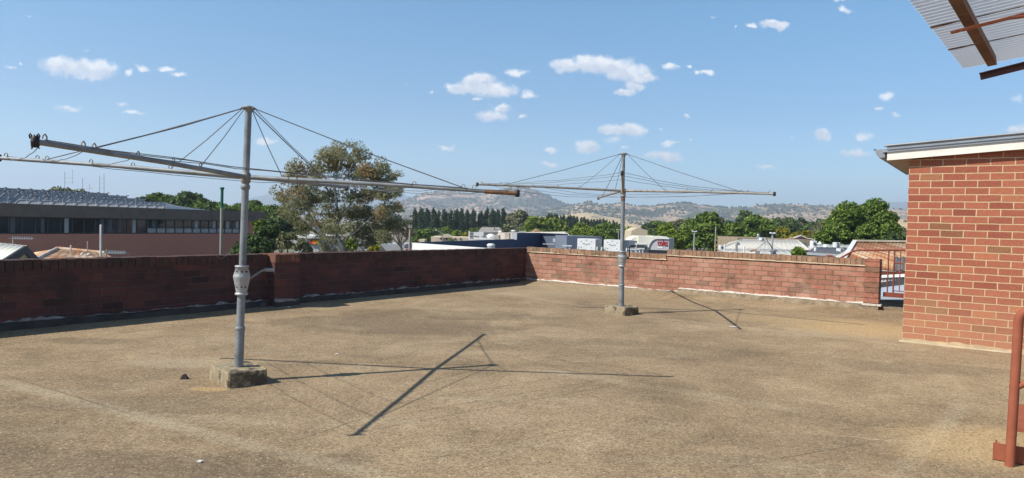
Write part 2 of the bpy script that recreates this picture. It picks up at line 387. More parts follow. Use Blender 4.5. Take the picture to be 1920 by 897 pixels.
def deck_rise(fn, s0, s1, z, run, flip):
    # the screed rises gently to the foot of the wall
    b = MB(); n = 14
    for i in range(n):
        a, c = s0 + (s1 - s0) * i / n, s0 + (s1 - s0) * (i + 1) / n
        rows = [(.0, z), (run * .3, z * .8), (run * .65, z * .3), (run, .001)]
        for (o0, z0), (o1, z1) in zip(rows, rows[1:]):
            v = [fn(a, o0, z0), fn(c, o0, z0), fn(c, o1, z1), fn(a, o1, z1)]
            b.add(v if not flip else v[::-1], [(0, 1, 2, 3)], True)
    o = b.build('roof_deck_edge', deck.data.materials[0], origin=(0, 0, 0)); o['kind'] = 'structure'
deck_rise(Rp, .02, sR(1650) + 2.6, .085, .85, True); deck_rise(Lp, 20.0, .02, .05, .7, False)
# ------------------------------------------------------------------ parapets
def island_brick(name, stops, grime, pale=None):
    mt = bpy.data.materials.new(name); mt.use_nodes = True; t = NT(mt.node_tree); b = t.n['Principled BSDF']
    g = t.new('ShaderNodeNewGeometry'); c = t.new('ShaderNodeTexCoord').outputs['Object']
    cl = t.ramp(g.outputs['Random Per Island'], stops)
    cl = t.mix(t.math('MULTIPLY', t.ss(t.noise(c, 9, 6, .7), .42, .68), .8), cl, grime)
    cl = t.mix(t.ss(t.noise(c, 60, 4), .3, .7), t.mix(.25, cl, (.02, .015, .01)), cl)
    if pale: cl = t.mix(t.math('MULTIPLY', t.ss(t.noise(c, 5, 6, .7), .55, .7), .6), cl, pale)
    t.put(b.inputs['Base Color'], cl); b.inputs['Roughness'].default_value = .9; b.inputs['Specular IOR Level'].default_value = .2
    bn = t.new('ShaderNodeBump'); bn.inputs['Strength'].default_value = .5; bn.inputs['Distance'].default_value = .006
    t.put(bn.inputs['Height'], t.noise(c, 45, 4)); t.l.new(bn.outputs[0], b.inputs['Normal'])
    return mt
R1, R2, R3, R4 = (.40, .185, .125), (.47, .245, .175), (.35, .15, .105), (.27, .165, .115)
par_r = brick_mat('parapet_brick', [(0, R3), (.3, R1), (.55, R2), (.8, (.40, .165, .11)), (.93, R4), (1, (.21, .13, .085))], (.20, .14, .092), grime=(.085, .05, .036), gr=(.52, .72), gs=1.5, mw=.016, pale=(.50, .32, .225), pr=(.46, .70))
par_l = brick_mat('shade_painted_parapet_brick', [(0, (.085, .048, .046)), (.35, (.125, .055, .050)), (.6, (.10, .050, .047)), (.9, (.17, .066, .054)), (1, (.045, .032, .034))], (.115, .098, .085), w=.25, grime=(.045, .032, .03), gr=(.46, .68), gs=1.4, mw=.008)  # darker copy of the parapet brick, the left wall's shade painted in
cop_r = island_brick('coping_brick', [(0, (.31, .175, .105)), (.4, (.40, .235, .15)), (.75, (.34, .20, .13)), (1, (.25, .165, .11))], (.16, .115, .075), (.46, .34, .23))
cop_l = island_brick('shade_painted_coping_brick', [(0, (.085, .052, .046)), (.5, (.12, .062, .052)), (1, (.065, .045, .042))], (.05, .04, .036))  # coping darkened likewise, shade put into its colour
white_strip = mat('flashing_white', (.58, .54, .47), .8, .2, 9, second=(.25, .19, .13), sec=(.50, .68), ss_=9)
plaster = mat('old_plaster', (.27, .25, .23), .9, .25, 7, bump=.4, second=(.13, .105, .085), sec=(.46, .62), ss_=6)
kerb_m = mat('kerb_concrete', (.245, .19, .125), .95, .25, 9, bump=.7, bs=30, second=(.11, .086, .06), sec=(.46, .75), ss_=7)
bitumen = mat('kerb_bitumen', (.058, .048, .041), .9, .3, 4, bump=.5, bs=20, second=(.07, .055, .045), sec=(.5, .7), ss_=3)

def coping(mb, fn, s0, s1, z, th, h, seed, over=.008):
    r = random.Random(seed); s = s0
    d = (fn(1) - fn(0)).normalized(); inw = (fn(0, 1) - fn(0, 0)).normalized()
    while s < s1 - .03:
        w = min(.0865, s1 - s) + r.uniform(-.002, .002)
        c = fn(s + w / 2, -th / 2 + over / 2 + r.uniform(-.004, .004), z + h / 2 + r.uniform(-.0035, .0035))
        mb.box(c, w - .007, th + over, h + r.uniform(-.003, .004), d, inw)
        s += w
    a, b_ = fn(s0 + .004, -.006), fn(s1 - .004, -.006); mb.wall(a, b_, th - .014, z + .002, z + h - .013, 1 if d.cross(inw).z < 0 else -1)
def rough_strip(mb, fn, s0, s1, z, h, th, seed, jit=.6, gap=0.0):
    r = random.Random(seed); s = s0; prev = None; hh = h
    n = int((s1 - s0) / .06)
    pts = []
    for i in range(n + 1):
        hh = max(h * .25, h + (hh - h) * .7 + r.uniform(-1, 1) * h * jit * .5); lo = r.uniform(-1, 1) * h * jit * .25
        if gap and r.random() < gap: hh = h * .12
        pts.append((s0 + (s1 - s0) * i / n, z + lo, z + lo + hh))
    for a, b_ in zip(pts, pts[1:]):
        q = [fn(a[0], -.004, a[1]), fn(b_[0], -.004, b_[1]), fn(b_[0], th, b_[1]), fn(a[0], th, a[1])]
        t_ = [fn(a[0], -.004, a[2]), fn(b_[0], -.004, b_[2]), fn(b_[0], th * .6, b_[2]), fn(a[0], th * .6, a[2])]
        if (fn(1) - fn(0)).cross(fn(0, 1) - fn(0, 0)).z < 0: q, t_ = q[::-1], t_[::-1]
        mb.hexa(q, t_)
def kerb(mb, fn, s0, s1, z, t0, t1, seed):
    r = random.Random(seed); n = int((s1 - s0) / .25) + 1; pts = [(s0 + (s1 - s0) * i / n, z + r.uniform(-.008, .008), t0 + r.uniform(-.008, .008), t1 + r.uniform(-.02, .02)) for i in range(n + 1)]
    flip = (fn(1) - fn(0)).cross(fn(0, 1) - fn(0, 0)).z < 0
    for a, b_ in zip(pts, pts[1:]):
        q = [fn(a[0], 0, -.02), fn(b_[0], 0, -.02), fn(b_[0], b_[3], -.02), fn(a[0], a[3], -.02)]
        t_ = [fn(a[0], 0, a[1]), fn(b_[0], 0, b_[1]), fn(b_[0], b_[2], b_[1]), fn(a[0], a[2], a[1])]
        if flip: q, t_ = q[::-1], t_[::-1]
        mb.hexa(q, t_)
TH_W = .23
# left, in its own shade
LT, LF = .788, .135
wl = thing('brick_parapet', Lp(10), 'long dark brick parapet in shade on the left of the roof, with one pilaster', 'wall')
z_c = LT - .112
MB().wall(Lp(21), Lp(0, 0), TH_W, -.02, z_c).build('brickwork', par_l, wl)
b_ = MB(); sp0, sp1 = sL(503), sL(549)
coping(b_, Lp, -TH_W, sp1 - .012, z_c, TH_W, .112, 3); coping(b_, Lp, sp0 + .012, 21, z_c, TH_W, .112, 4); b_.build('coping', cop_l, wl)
pil = MB(); PD = .15
q = [Lp(sp0, -.05, -.02), Lp(sp1, -.05, -.02), Lp(sp1, PD, -.02), Lp(sp0, PD, -.02)]
if (q[1] - q[0]).cross(q[2] - q[1]).z < 0: q = q[::-1]
pil.hexa(q, [Vector((p.x, p.y, z_c)) for p in q]); po = pil.build('pilaster', par_l, wl)
pc = MB(); fnp = lambda s, off=0, z=0: Lp(s, off + PD, z)
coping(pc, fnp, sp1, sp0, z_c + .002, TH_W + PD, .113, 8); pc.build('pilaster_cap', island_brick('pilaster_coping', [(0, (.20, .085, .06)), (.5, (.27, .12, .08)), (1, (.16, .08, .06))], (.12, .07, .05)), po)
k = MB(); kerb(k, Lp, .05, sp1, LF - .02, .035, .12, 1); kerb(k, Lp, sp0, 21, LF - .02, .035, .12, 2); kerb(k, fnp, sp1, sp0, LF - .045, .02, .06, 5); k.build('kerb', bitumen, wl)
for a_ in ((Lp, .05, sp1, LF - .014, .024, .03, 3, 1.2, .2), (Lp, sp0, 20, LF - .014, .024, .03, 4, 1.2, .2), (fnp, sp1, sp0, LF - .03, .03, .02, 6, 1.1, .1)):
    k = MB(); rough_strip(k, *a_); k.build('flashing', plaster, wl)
# far wall, in the sun, stepping up
s_step, s_k, s_p0, s_end = sR(1250), sR(1275), sR(1622), sR(1650)
RC1, RC2, RT1, RT2, RF1, RF2 = .716, .802, .812, .908, .118, .176
wr = thing('brick_parapet', Rp(4), 'sunlit brick parapet across the far side of the roof, its top stepping up halfway', 'wall')
br = MB(); br.wall(Rp(0), Rp(s_step), TH_W, -.02, RC1); br.wall(Rp(s_step), Rp(s_end - .01), TH_W, -.02, RC2); br.build('brickwork', par_r, wr)
b_ = MB(); coping(b_, Rp, .01, s_step, RC1, TH_W, RT1 - RC1, 11); coping(b_, Rp, s_step, s_p0, RC2, TH_W, RT2 - RC2, 12); b_.build('coping', cop_r, wr)
k = MB(); kerb(k, Rp, .02, s_k, RF1 - .012, .05, .16, 11); k.build('kerb', kerb_m, wr)
k = MB(); kerb(k, Rp, s_k, s_p0 + .02, RF2 - .012, .06, .14, 12); k.build('kerb', kerb_m, wr)
for a_ in ((Rp, .05, s_k, RF1 - .012, .020, .056, 13, .9), (Rp, s_k, s_p0, RF2 - .012, .020, .066, 14, .9)):
    k = MB(); rough_strip(k, *a_); k.build('flashing', white_strip, wr)
Rq = lambda s, off=0, z=0: Rp(s, off + .012, z)
for a_ in ((Rq, .02, s_step, RC1 - .012, .016, .012, 15, .8, .18), (Rq, s_step, s_p0, RC2 - .012, .018, .012, 16, .5)):
    k = MB(); rough_strip(k, *a_); k.build('mortar_bed', mat('mortar_pale', (.50, .40, .27), .9, .2, 8), wr)
# end pier: stack of single bricks
pm = island_brick('pier_brick', [(0, (.38, .15, .10)), (.45, (.44, .19, .13)), (.75, (.36, .14, .095)), (1, (.25, .15, .10))], (.15, .09, .06))
pr = MB(); z = RF2 + .005; r = random.Random(5)
while z < RT2 - .03:
    h = min(.086, RT2 + .01 - z); pr.box(Rp((s_p0 + s_end) / 2, -TH_W / 2 + .015, z + h / 2), s_end - s_p0, TH_W + .05, h - .007, dR, nR); z += .086
pr.box(Rp((s_p0 + s_end) / 2, -TH_W / 2, (RT2 - .02) / 2), s_end - s_p0 - .02, TH_W + .02, RT2 - .02, dR, nR)
pr.build('end_pier', pm, wr)
k = MB(); k.box(Rp((s_p0 + s_end) / 2, .03, .08), s_end - s_p0 + .02, .14, .12, dR, nR); k.build('pier_foot', kerb_m, wr)
k = MB(); k.box(Rp((s_p0 + s_end) / 2 + .02, .045, .158), s_end - s_p0 + .06, .13, .03, dR, nR); k.build('pier_flashing', white_strip, wr)

# ------------------------------------------------------------------ brick room on the right
FB = DB
def Bp(s, off=0.0, z=0.0): p = onp(1697, 500, nR, DB); p = Vector((p.x, p.y, 0)) + dR * s - nR * off; p.z = z; return p
rb_m = brick_mat('room_brick', [(0, (.29, .085, .052)), (.25, (.37, .122, .072)), (.5, (.42, .145, .083)), (.74, (.35, .108, .066)), (.9, (.47, .175, .09)), (.97, (.30, .15, .075)), (1, (.24, .08, .05))], (.56, .42, .255),
    mw=.0125, grime=(.10, .05, .03), gr=(.66, .85), gs=1.5, off=(0, 0), bump=.55, mort_var=.15, dust=(.46, .26, .145))
room = thing('brick_room', Bp(1.5, -1), 'red brick rooftop room with pale mortar and a white fascia under its skillion roof', 'building')
# align brick joints: courses counted from the measured top joint
u0 = -Bp(0).dot(Vector((0, 0, 1)).cross(-nR).normalized()); z_joint = EYE + .8278
for nd in rb_m.node_tree.nodes:
    if nd.type == 'VECT_MATH' and nd.operation == 'ADD' and not nd.inputs[1].is_linked: nd.inputs[1].default_value = (u0 + .24, -(z_joint - 40 * .086) - .0055, 0); break
bw = MB(); q = [Bp(0), Bp(5), Bp(5, -2.6), Bp(0, -2.6)]
TOPW = 2.42
bw.hexa([p + Vector((0, 0, -.02)) for p in q], [q[0] + Vector((0, 0, 2.27)), q[1] + Vector((0, 0, 2.75)), q[2] + Vector((0, 0, 2.75)), q[3] + Vector((0, 0, 2.27))])
bw.build('brickwork', rb_m, room)
fo = DB - .10
fA, fB_ = onp(1663, 301, nR, fo), onp(1920, 279.5, nR, fo)
fd = (fB_ - fA).normalized(); fl = 5.4; fu = Vector((0, 0, 1))
paint = mat('weathered_white_paint', (.72, .68, .60), .6, .10, 4, second=(.42, .38, .32), sec=(.60, .72), ss_=4, streak=(1, 1, 5))
fas = MB(); fas.poly([fA, fA + fd * fl, fA + fd * fl + fu * .128, fA + fu * .128], .03, -nR); fas.build('fascia', paint, room)
sof = MB(); back = nR * 3.0
sof.poly([fA + nR * .032 + fu * .01, fA + nR * .032 + fd * fl + fu * .01, fA + back + fd * fl + fu * .01, fA + back + fu * .01][::-1], .02, -fu); sof.build('soffit', mat('soffit_board', (.42, .36, .29), .8, .1), room)
rz = mat('roof_zinc', (.30, .32, .34), .45, .12, 2, metal=.6)
rf = MB(); a = fA + fu * .131 - fd * .05 - nR * .02; rf.poly([a, a + fd * fl, a + fd * fl + back, a + back], .03, fu); rf.build('roof', rz, room)
bc = MB(); a = fA + fu * .128 - nR * .031 + fd * .0
for i, (o_, z_) in enumerate(((0, .0), (.02, .03), (.004, .05))):
    pass
bc.poly([a - nR * .002 + fu * .002, a + fd * fl - nR * .002 + fu * .002, a + fd * fl - nR * .002 + fu * .045, a - nR * .002 + fu * .045], .03, -nR)
bc.tube([a - nR * .008 + fu * .052 - fd * .03, a + fd * fl - nR * .008 + fu * .052], .013, 8); bc.build('barge_capping', mat('capping_grey', (.27, .29, .31), .5, .12, 3, metal=.4), room)
# gutter along the low left side, its open profile showing
g0 = fA - fd * .02 + fu * .03; prof = [(0, .10), (-.004, 0), (-.07, .0), (-.105, .05), (-.118, .10), (-.135, .105), (-.135, .115), (-.112, .112), (-.095, .055), (-.065, .012), (.006, .012), (.012, .10)]
prf = [g0 + fd * x_ + fu * (z_ + .01) for x_, z_ in prof]
gt = MB(); n_ = len(prf); gt.add(prf + [p + nR * 3 for p in prf], [(i, (i + 1) % n_, n_ + (i + 1) % n_, n_ + i) for i in range(n_)])
cap = [g0 + fd * x_ + fu * (z_ + .01) for x_, z_ in prof[1:6]] + [g0 + fu * .11]
gt.poly(cap, .006, -nR); gt.build('gutter', mat('gutter_grey', (.24, .26, .28), .5, .1, 3, metal=.3), room)
k = MB(); rough_strip(k, Bp, .0, 4.9, -.01, .06, .012, 21, .3); k.build('base_render', mat('base_render', (.44, .33, .20), .9, .2, 6, second=(.13, .09, .055), sec=(.6, .7), ss_=5), room)
k = MB(); kerb(k, Bp, -.03, 4.9, .012, .02, .045, 22); k.build('floor_fillet', mat('fillet_pale', (.46, .37, .25), .9, .15, 5), room)

# ------------------------------------------------------------------ gate, hob and rails at the stair head
red = mat('red_oxide_steel', (.21, .06, .04), .65, .2, 9, spec=.2, second=(.13, .042, .032), sec=(.58, .72), ss_=6, bump=.1)
hob = MB(); hob.wall(Rp(s_end + .005), Rp(s_end + 1.4), TH_W + .05, -.02, .125); tag(hob.build('gate_hob', kerb_m), 'rough concrete hob under the red gate between the end pier and the brick room', 'hob')
gs0 = sR(1659); gt_ = thing('steel_gate', Rp(gs0 + .5, -.1, .125), 'red oxide painted steel gate with thin upright bars beside the brick room', 'gate')
def Gp(px, py): p = onp(px, py, nR, DR + .10); return p
g = MB(); zb, zt = Gp(1668, 553).z, Gp(1668, 469).z
g.bar(Rp(gs0 - .02, -.10, zb), Rp(gs0 + 1.5, -.10, zb), .03, .075)
g.build('bottom_rail', red, gt_)
for i, px in enumerate((1664, 1675)):
    s_ = sR(px); g = MB(); g.tube([Rp(s_, -.1, zb + .02), Rp(s_, -.1, zt)], .0105 if i == 0 else .013, 8); g.build('bar', red, gt_)
zm, zl = Gp(1680, 494).z, Gp(1680, 546).z
g = MB(); s_ = sR(1675); g.tube([Rp(s_, -.1, zm), Rp(s_ + 1.2, -.1, zm)], .010, 8); g.build('middle_rail', red, gt_)
g = MB(); g.tube([Rp(s_, -.1, zl), Rp(s_ + 1.2, -.1, zl)], .008, 8); g.build('lower_rail', red, gt_)
for px in (1686.5, 1697, 1708, 1719):
    g = MB(); s_ = sR(px); g.tube([Rp(s_, -.1, zl), Rp(s_, -.1, zt - .02)], .008, 8); g.build('bar', red, gt_)
hr = thing('stair_handrail', Rp(s_end, -.9, -.3), 'red oxide tube handrail running level behind the far wall then dipping down the stair', 'handrail')
P = lambda x, y, off=.1: onp(x, y, nR, DR + off)
g = MB(); g.tube([P(1760, 471), P(1695, 469.5), P(1612, 469.5), P(1603, 470.2), P(1596, 473), P(1571, 487, .28), P(1560, 496, .3), P(1535, 515, .3)], .017, 10); g.build('rail', red, hr)
g = MB(); g.tube([P(1571, 487, .28), P(1569, 540, .28)], .015, 8); g.build('post', red, hr)
g = MB(); g.tube([P(1535, 500, .9), P(1543, 485, .9), P(1548, 481.2, .9), P(1554, 479.6, .9), P(1560, 480.2, .9), P(1566, 483.5, .9), P(1573, 492, .9), P(1579, 505, .9)], .017, 10); g.build('lower_rail', red, hr)
# what lies below the gate: landing roof
# ------------------------------------------------------------------ rotary clothes hoists
galv = mat('galvanised_steel', (.24, .255, .262), .6, .2, 7, metal=.35, second=(.155, .16, .163), sec=(.55, .7), ss_=9, bump=.1)
galv_old = mat('weathered_galvanised', (.27, .255, .23), .65, .2, 9, metal=.35, second=(.20, .13, .085), sec=(.54, .68), ss_=7, bump=.15)
rusty = mat('rusted_tube', (.21, .12, .075), .75, .3, 14, metal=.3, second=(.30, .26, .22), sec=(.52, .66), ss_=10, bump=.2)
cast = mat('cast_aluminium', (.40, .41, .415), .55, .14, 8, metal=.5, bump=.25, bs=60)
wire_m = mat('line_wire', (.16, .165, .17), .6, .2, 9, metal=.4)
blackp = mat('black_plastic', (.025, .025, .028), .5, .2, 9)
block_m = mat('old_concrete_block', (.32, .26, .165), .95, .25, 8, bump=.9, bs=25, second=(.095, .078, .055), sec=(.46, .60), ss_=7)
def hoist(base, htop, hhub, tips, rpole, lab, brot, bsz, rust=False, bundle=None, crank=(1, 0), colz=(.30, .72, .97), extra_collar=None, lean=0.0):
    arm_m = galv_old if rust else galv
    root = thing('rotary_clothes_hoist', (base.x, base.y, 0), lab, 'clothes hoist', 'rotary clothes hoists on the roof')
    ax = Vector((math.cos(brot), math.sin(brot), 0)); ay = Vector((-ax.y, ax.x, 0)); bc_ = Vector((base.x, base.y, 0))
    # block with worn edges
    b = MB(); a1, a2, h = bsz[0] / 2, bsz[1] / 2, bsz[2]; ch = .012; rr = random.Random(3)
    loop = [(-a1 + ch, -a2), (a1 - ch, -a2), (a1, -a2 + ch), (a1, a2 - ch), (a1 - ch, a2), (-a1 + ch, a2), (-a1, a2 - ch), (-a1, -a2 + ch)]
    lv = [(1.0, -.02), (1.01, h * .5), (.995, h - .01), (.97, h)]; n = 8
    vs = [bc_ + ax * x * k_ + ay * y * k_ + Vector((0, 0, z + rr.uniform(-.004, .004))) for k_, z in lv for x, y in loop]
    b.add(vs, [(i * n + j, i * n + (j + 1) % n, (i + 1) * n + (j + 1) % n, (i + 1) * n + j) for i in range(3) for j in range(n)] + [tuple(range(24, 32))])
    b.build('concrete_base', block_m, root)
    up = Vector((lean, 0, 1)); Q = lambda z: Vector((base.x, base.y, 0)) + up * z
    z1, z2, z3 = colz
    b = MB(); b.tube([Q(h - .02), Q(z1 + .08)], rpole * 1.16, 16); b.lathe(Q(z1 + .055), [(rpole * 1.2, 0), (rpole * 1.3, .008), (rpole * 1.3, .024), (rpole * 1.05, .032)], 16); b.build('lower_post', galv, root)
    b = MB(); b.tube([Q(z1 + .08), Q(z2 + .02)], rpole * 1.0, 16); b.build('post', galv, root)
    gz_ = z3 - z2; R = rpole
    b = MB(); b.lathe(Q(z2), [(R * 1.05, -.005), (R * 1.6, 0), (R * 1.62, .014), (R * 1.32, .017), (R * 1.34, .022), (R * 2.08, gz_ * .58), (R * 2.14, gz_ * .62), (R * 2.08, gz_ * .66), (R * 1.52, gz_ - .016), (R * 1.74, gz_ - .013), (R * 1.74, gz_ - .001), (R * 1.1, gz_)], 22)
    gb = b.build('gearbox', cast, root)
    for ang in (-.6, -1.25, -2.0, -2.6):
        d_ = Vector((math.cos(ang), math.sin(ang), 0))
        for zz, rr_ in ((gz_ * .80, 1.82), (gz_ * .28, 1.58)):
            b = MB(); b.tube([Q(z2 + zz) + d_ * R * (rr_ - .25), Q(z2 + zz) + d_ * R * rr_ * 1.03], .0075, 8); b.build('bolt', blackp, gb)
    cd = Vector((crank[0], crank[1], 0)).normalized(); p0 = Q(z2 + gz_ * .55) + cd * R * 1.9
    if rust:
        b = MB(); b.tube([p0 - cd * R * .5, p0 + cd * .03], [.028, .018], 10); b.tube([p0 + cd * .03, p0 + cd * .055 + up * .02, p0 + cd * .055 + up * .17, p0 + cd * .075 + up * .185], .0085, 8)
        cr = b.build('crank', blackp, root)
        b = MB(); b.tube([p0 + cd * .075 + up * .185, p0 + cd * .16 + up * .188], .014, 10); b.build('grip', blackp, cr)
    else:
        b = MB(); b.tube([p0 - cd * R * .5, p0, p0 + cd * .09 + up * .065], .0085, 8); b.tube([p0 + cd * .09 + up * .065, p0 + cd * .115 + up * .072, p0 + cd * .135 + up * .073], [.009, .011, .011], 8)
        cr = b.build('crank', arm_m, root)
        b = MB(); b.tube([p0 + cd * .118 + up * .0725, p0 + cd * .185 + up * .070], .0155, 10); b.build('grip', galv, cr)
    b = MB(); b.tube([Q(z3 - .01), Q(hhub)], R * .88, 16)
    b.lathe(Q(hhub - .10), [(R * .9, 0), (R * 1.15, .004), (R * 1.15, .035), (R * .9, .04)], 16)
    b.build('mast', rusty if False else galv, root)
    b = MB(); b.tube([Q(hhub), Q(htop)], R * (.62 if rust else .86), 14); b.build('mast_top', galv_old if rust else galv, root)
    if rust:
        b = MB(); b.tube([Q(hhub - .16), Q(hhub - .005)], R * .9, 14); b.build('rust_band', rusty, root)
    b = MB(); b.lathe(Q(htop - .02), [(R * .9, -.02), (R * 1.0, 0), (R * 1.5, .01), (R * 1.5, .022), (R * .6, .03)], 16)
    for k_ in range(8):
        d_ = Vector((math.cos(k_ * .785 + .3), math.sin(k_ * .785 + .3), 0)); b.tube([Q(htop - .01) + d_ * R * 1.3, Q(htop - .012) + d_ * R * 1.85], .008, 6)
    b.build('mast_cap', galv_old, root)
    hub = MB(); hub.lathe(Q(hhub - .05), [(R * .95, 0), (R * 1.2, .01), (R * 1.25, .075), (R * .95, .085)], 16); hub.build('hub', galv_old, root)
    H0 = Q(hhub)
    for i, tp in enumerate(tips):
        d_ = (tp - H0).normalized(); L = (tp - H0).length; sag = Vector((0, 0, -.012))
        b = MB(); b.tube([H0 + d_ * R * .8, H0 + d_ * L * .5 + sag * -.6, tp], [.0185, .0165, .0155], 12)
        arm = b.build('arm', arm_m, root)
        if i == 3 and not rust:
            b = MB(); b.tube([tp - d_ * .26, tp - d_ * .01], .0185, 12); b.build('rusty_end', rusty, arm)
        b = MB(); b.lathe(tp - Vector((0, 0, .03)), [(.012, 0), (.02, .01), (.02, .05), (.012, .06)], 8); b.build('end_cap', blackp, arm)
        sd = Vector((-d_.y, d_.x, 0)).normalized()
        for fr in (.97, .84, .80, .62, .45, .30):
            c = H0 + d_ * L * fr + Vector((0, 0, .014)); hk = MB()
            hk.tube([c - d_ * .012, c - d_ * .012 + Vector((0, 0, .022)), c + Vector((0, 0, .034)), c + d_ * .014 + Vector((0, 0, .024)), c + d_ * .016 + Vector((0, 0, .008))], .004, 6)
            hk.build('hook', galv_old, arm)
    for i, tp in enumerate(tips):
        d_ = tp - H0
        for fr, st in ((.80, .0044), (.30, .0036)):
            e = H0 + d_ * fr + Vector((0, 0, .02)); s_ = Q(htop - .012) + Vector((d_.x, d_.y, 0)).normalized() * R * 1.6
            m_ = (s_ + e) / 2 + Vector((0, 0, -.012)); b = MB(); b.tube([s_, m_, e], st, 6); b.build('stay_wire', wire_m, root)
    order = sorted(range(4), key=lambda i: math.atan2((tips[i] - H0).y, (tips[i] - H0).x)); rr = random.Random(9)
    for fr in (.97, .82, .62):
        b = MB()
        for j in range(4):
            a, c = tips[order[j]], tips[order[(j + 1) % 4]]; a = H0 + (a - H0) * fr + Vector((0, 0, .018)); c = H0 + (c - H0) * fr + Vector((0, 0, .018)); sg = rr.uniform(.015, .07) * fr; n_ = 10
            pts = [a.lerp(c, t_ / n_) - Vector((0, 0, sg * 4 * (t_ / n_) * (1 - t_ / n_))) + Vector((0, 0, rr.uniform(-.006, .006))) for t_ in range(n_ + 1)]
            pts[0], pts[-1] = a, c; b.tube(pts, .0027, 5)
        b.build('line_loop', wire_m, root)
    if bundle is not None:
        tp = tips[bundle]; b = MB(); d_ = (tp - H0).normalized(); c = tp + d_ * .005; rr = random.Random(2)
        b.lathe(c - Vector((0, 0, .018)), [(.005, 0), (.016, .006), (.018, .020), (.010, .032)], 10)
        for k_ in range(13):
            a_ = rr.uniform(0, 6.28); v = Vector((math.cos(a_), math.sin(a_) * .6, 0)) * rr.uniform(.3, .8) + Vector((0, 0, -1 if k_ < 10 else .9)); v.normalize()
            b.tube([c, c + v * rr.uniform(.028, .048)], [.004, .0032], 6)
        for dx in (-.022, .02):
            q = c + Vector((dx, 0, .015)); b.tube([q, q + Vector((-.005, 0, .015)), q + Vector((0, 0, .026)), q + Vector((.007, 0, .015)), q + Vector((.003, 0, .004))], .004, 6)
        b.build('peg_cluster', blackp, root)
    return root
b1 = gz(447, 688, .12); b1.z = 0
b2 = gz(1165, 574, .12); b2.z = 0
def tip(px, py, base, r, side):
    """point on the arm's circle round the mast seen at that spot: nearer (0) or farther (1) crossing"""
    d = ray(px, py); best = []; pv = None; t_ = 1.0
    while t_ < 25:
        p = O + d * t_; e = math.hypot(p.x - base.x, p.y - base.y) - r
        if pv is not None and (e < 0) != (pv < 0): best.append(p)
        pv = e; t_ += .004
    if not best:
        ts = [1 + .01 * i for i in range(2400)]; return O + d * min(ts, key=lambda q: abs(math.hypot((O + d * q).x - base.x, (O + d * q).y - base.y) - r))
    return best[min(side, len(best) - 1)]
RA = 2.07
hub1 = at(456, 332, b1.y); top1 = at(466, 201, b1.y)
tA, tD, tB = tip(66, 266, b1, RA, 0), tip(650, 352, b1, RA, 1), tip(-2, 296.5, b1, RA, 1)
tC = tip(970, 363, b1, RA * 1.06, 0)
hoist(b1, top1.z, hub1.z, [tA, tD, tB, tC], .031, 'grey galvanised rotary clothes hoist on a concrete block near the left wall, the nearer one', math.radians(43), (.31, .40, .12),
      bundle=0, crank=(.93, .36), colz=(gz and at(447, 618, b1.y).z - .06, at(450, 553, b1.y).z, at(452, 498, b1.y).z), lean=(top1.x - b1.x) / top1.z)
hub2 = at(1167, 358, b2.y); top2 = at(1169.5, 288, b2.y)
RB = 2.2
uL, uR = tip(895, 346, b2, RB, 1), tip(1452, 364, b2, RB, 0)
uF = tip(1122, 372, b2, RB, 1); uN = tip(1166.5, 325, b2, RB, 0)
hoist(b2, top2.z, hub2.z, [uL, uR, uF, uN], .036, 'farther rusty brown rotary clothes hoist on a concrete block by the far wall', math.radians(45), (.36, .40, .12), rust=True,
      crank=(.95, .3), colz=(at(1165, 536, b2.y).z - .06, at(1166, 500, b2.y).z, at(1166, 471, b2.y).z), lean=(top2.x - b2.x) / top2.z)
print('hoists', b1, hub1.z, top1.z, tA, tD, tB, tC, b2, hub2.z, top2.z, uL, uR, uF, uN)

# ------------------------------------------------------------------ loose things on the deck
st = MB(); p = gz(346, 711); r = random.Random(4)
vs = [p + Vector((x, y, z)) for x, y, z in ((-.03, -.02, 0), (.032, -.016, 0), (.025, .03, 0), (-.025, .026, 0), (-.016, -.008, .034), (.010, -.006, .046), (.012, .014, .03), (-.012, .012, .036))]
st.add(vs, [(0, 3, 2, 1), (0, 1, 5, 4), (1, 2, 6, 5), (2, 3, 7, 6), (3, 0, 4, 7), (4, 5, 6, 7)])
tag(st.build('stone', mat('dark_stone', (.035, .025, .025), .9, .3, 20)), 'small dark stone lying on the deck left of the nearest concrete block', 'stone')
pp = MB(); c = Lp(sL(497) + .1, .10, .07); pp.tube([c + nL * .09, c - nL * .02], .05, 16)
tag(pp.build('drain_pipe', mat('pipe_dark', (.07, .07, .075), .6)), 'round dark drain pipe end at the foot of the left parapet beside the pilaster', 'pipe')
bl = MB(); c = Lp((sp0 + sp1) / 2 + .05, PD + .12, 0); bl.lathe(c, [(.004, 0), (.02, .004), (.028, .02), (.024, .036), (.006, .044)], 10)
tag(bl.build('white_lump', mat('chalk', (.6, .58, .52), .9, .2, 30)), 'small white lump on the deck at the foot of the pilaster', 'lump')
paper = mat('paper_scrap', (.62, .61, .58), .9, .1)
for (x, y, sx, sy, lb) in ((1240, 553, .13, .05, 'white paper scrap lying by the kerb of the far wall'), (1375, 613, .10, .03, 'white scrap on the deck near the crossed shadow of the farther hoist'), (375, 866, .025, .02, 'tiny pale scrap on the deck in the lower left corner'), (632, 664, .03, .015, 'tiny white scrap on the deck right of the nearest hoist')):
    b = MB(); c = gz(x, y, .004); b.box(c + Vector((0, 0, .003)), sx, sy, .006, Vector((.96, -.28, .02)).normalized(), Vector((.28, .96, 0)).normalized()); tag(b.build('paper_scrap', paper), lb, 'paper scrap')
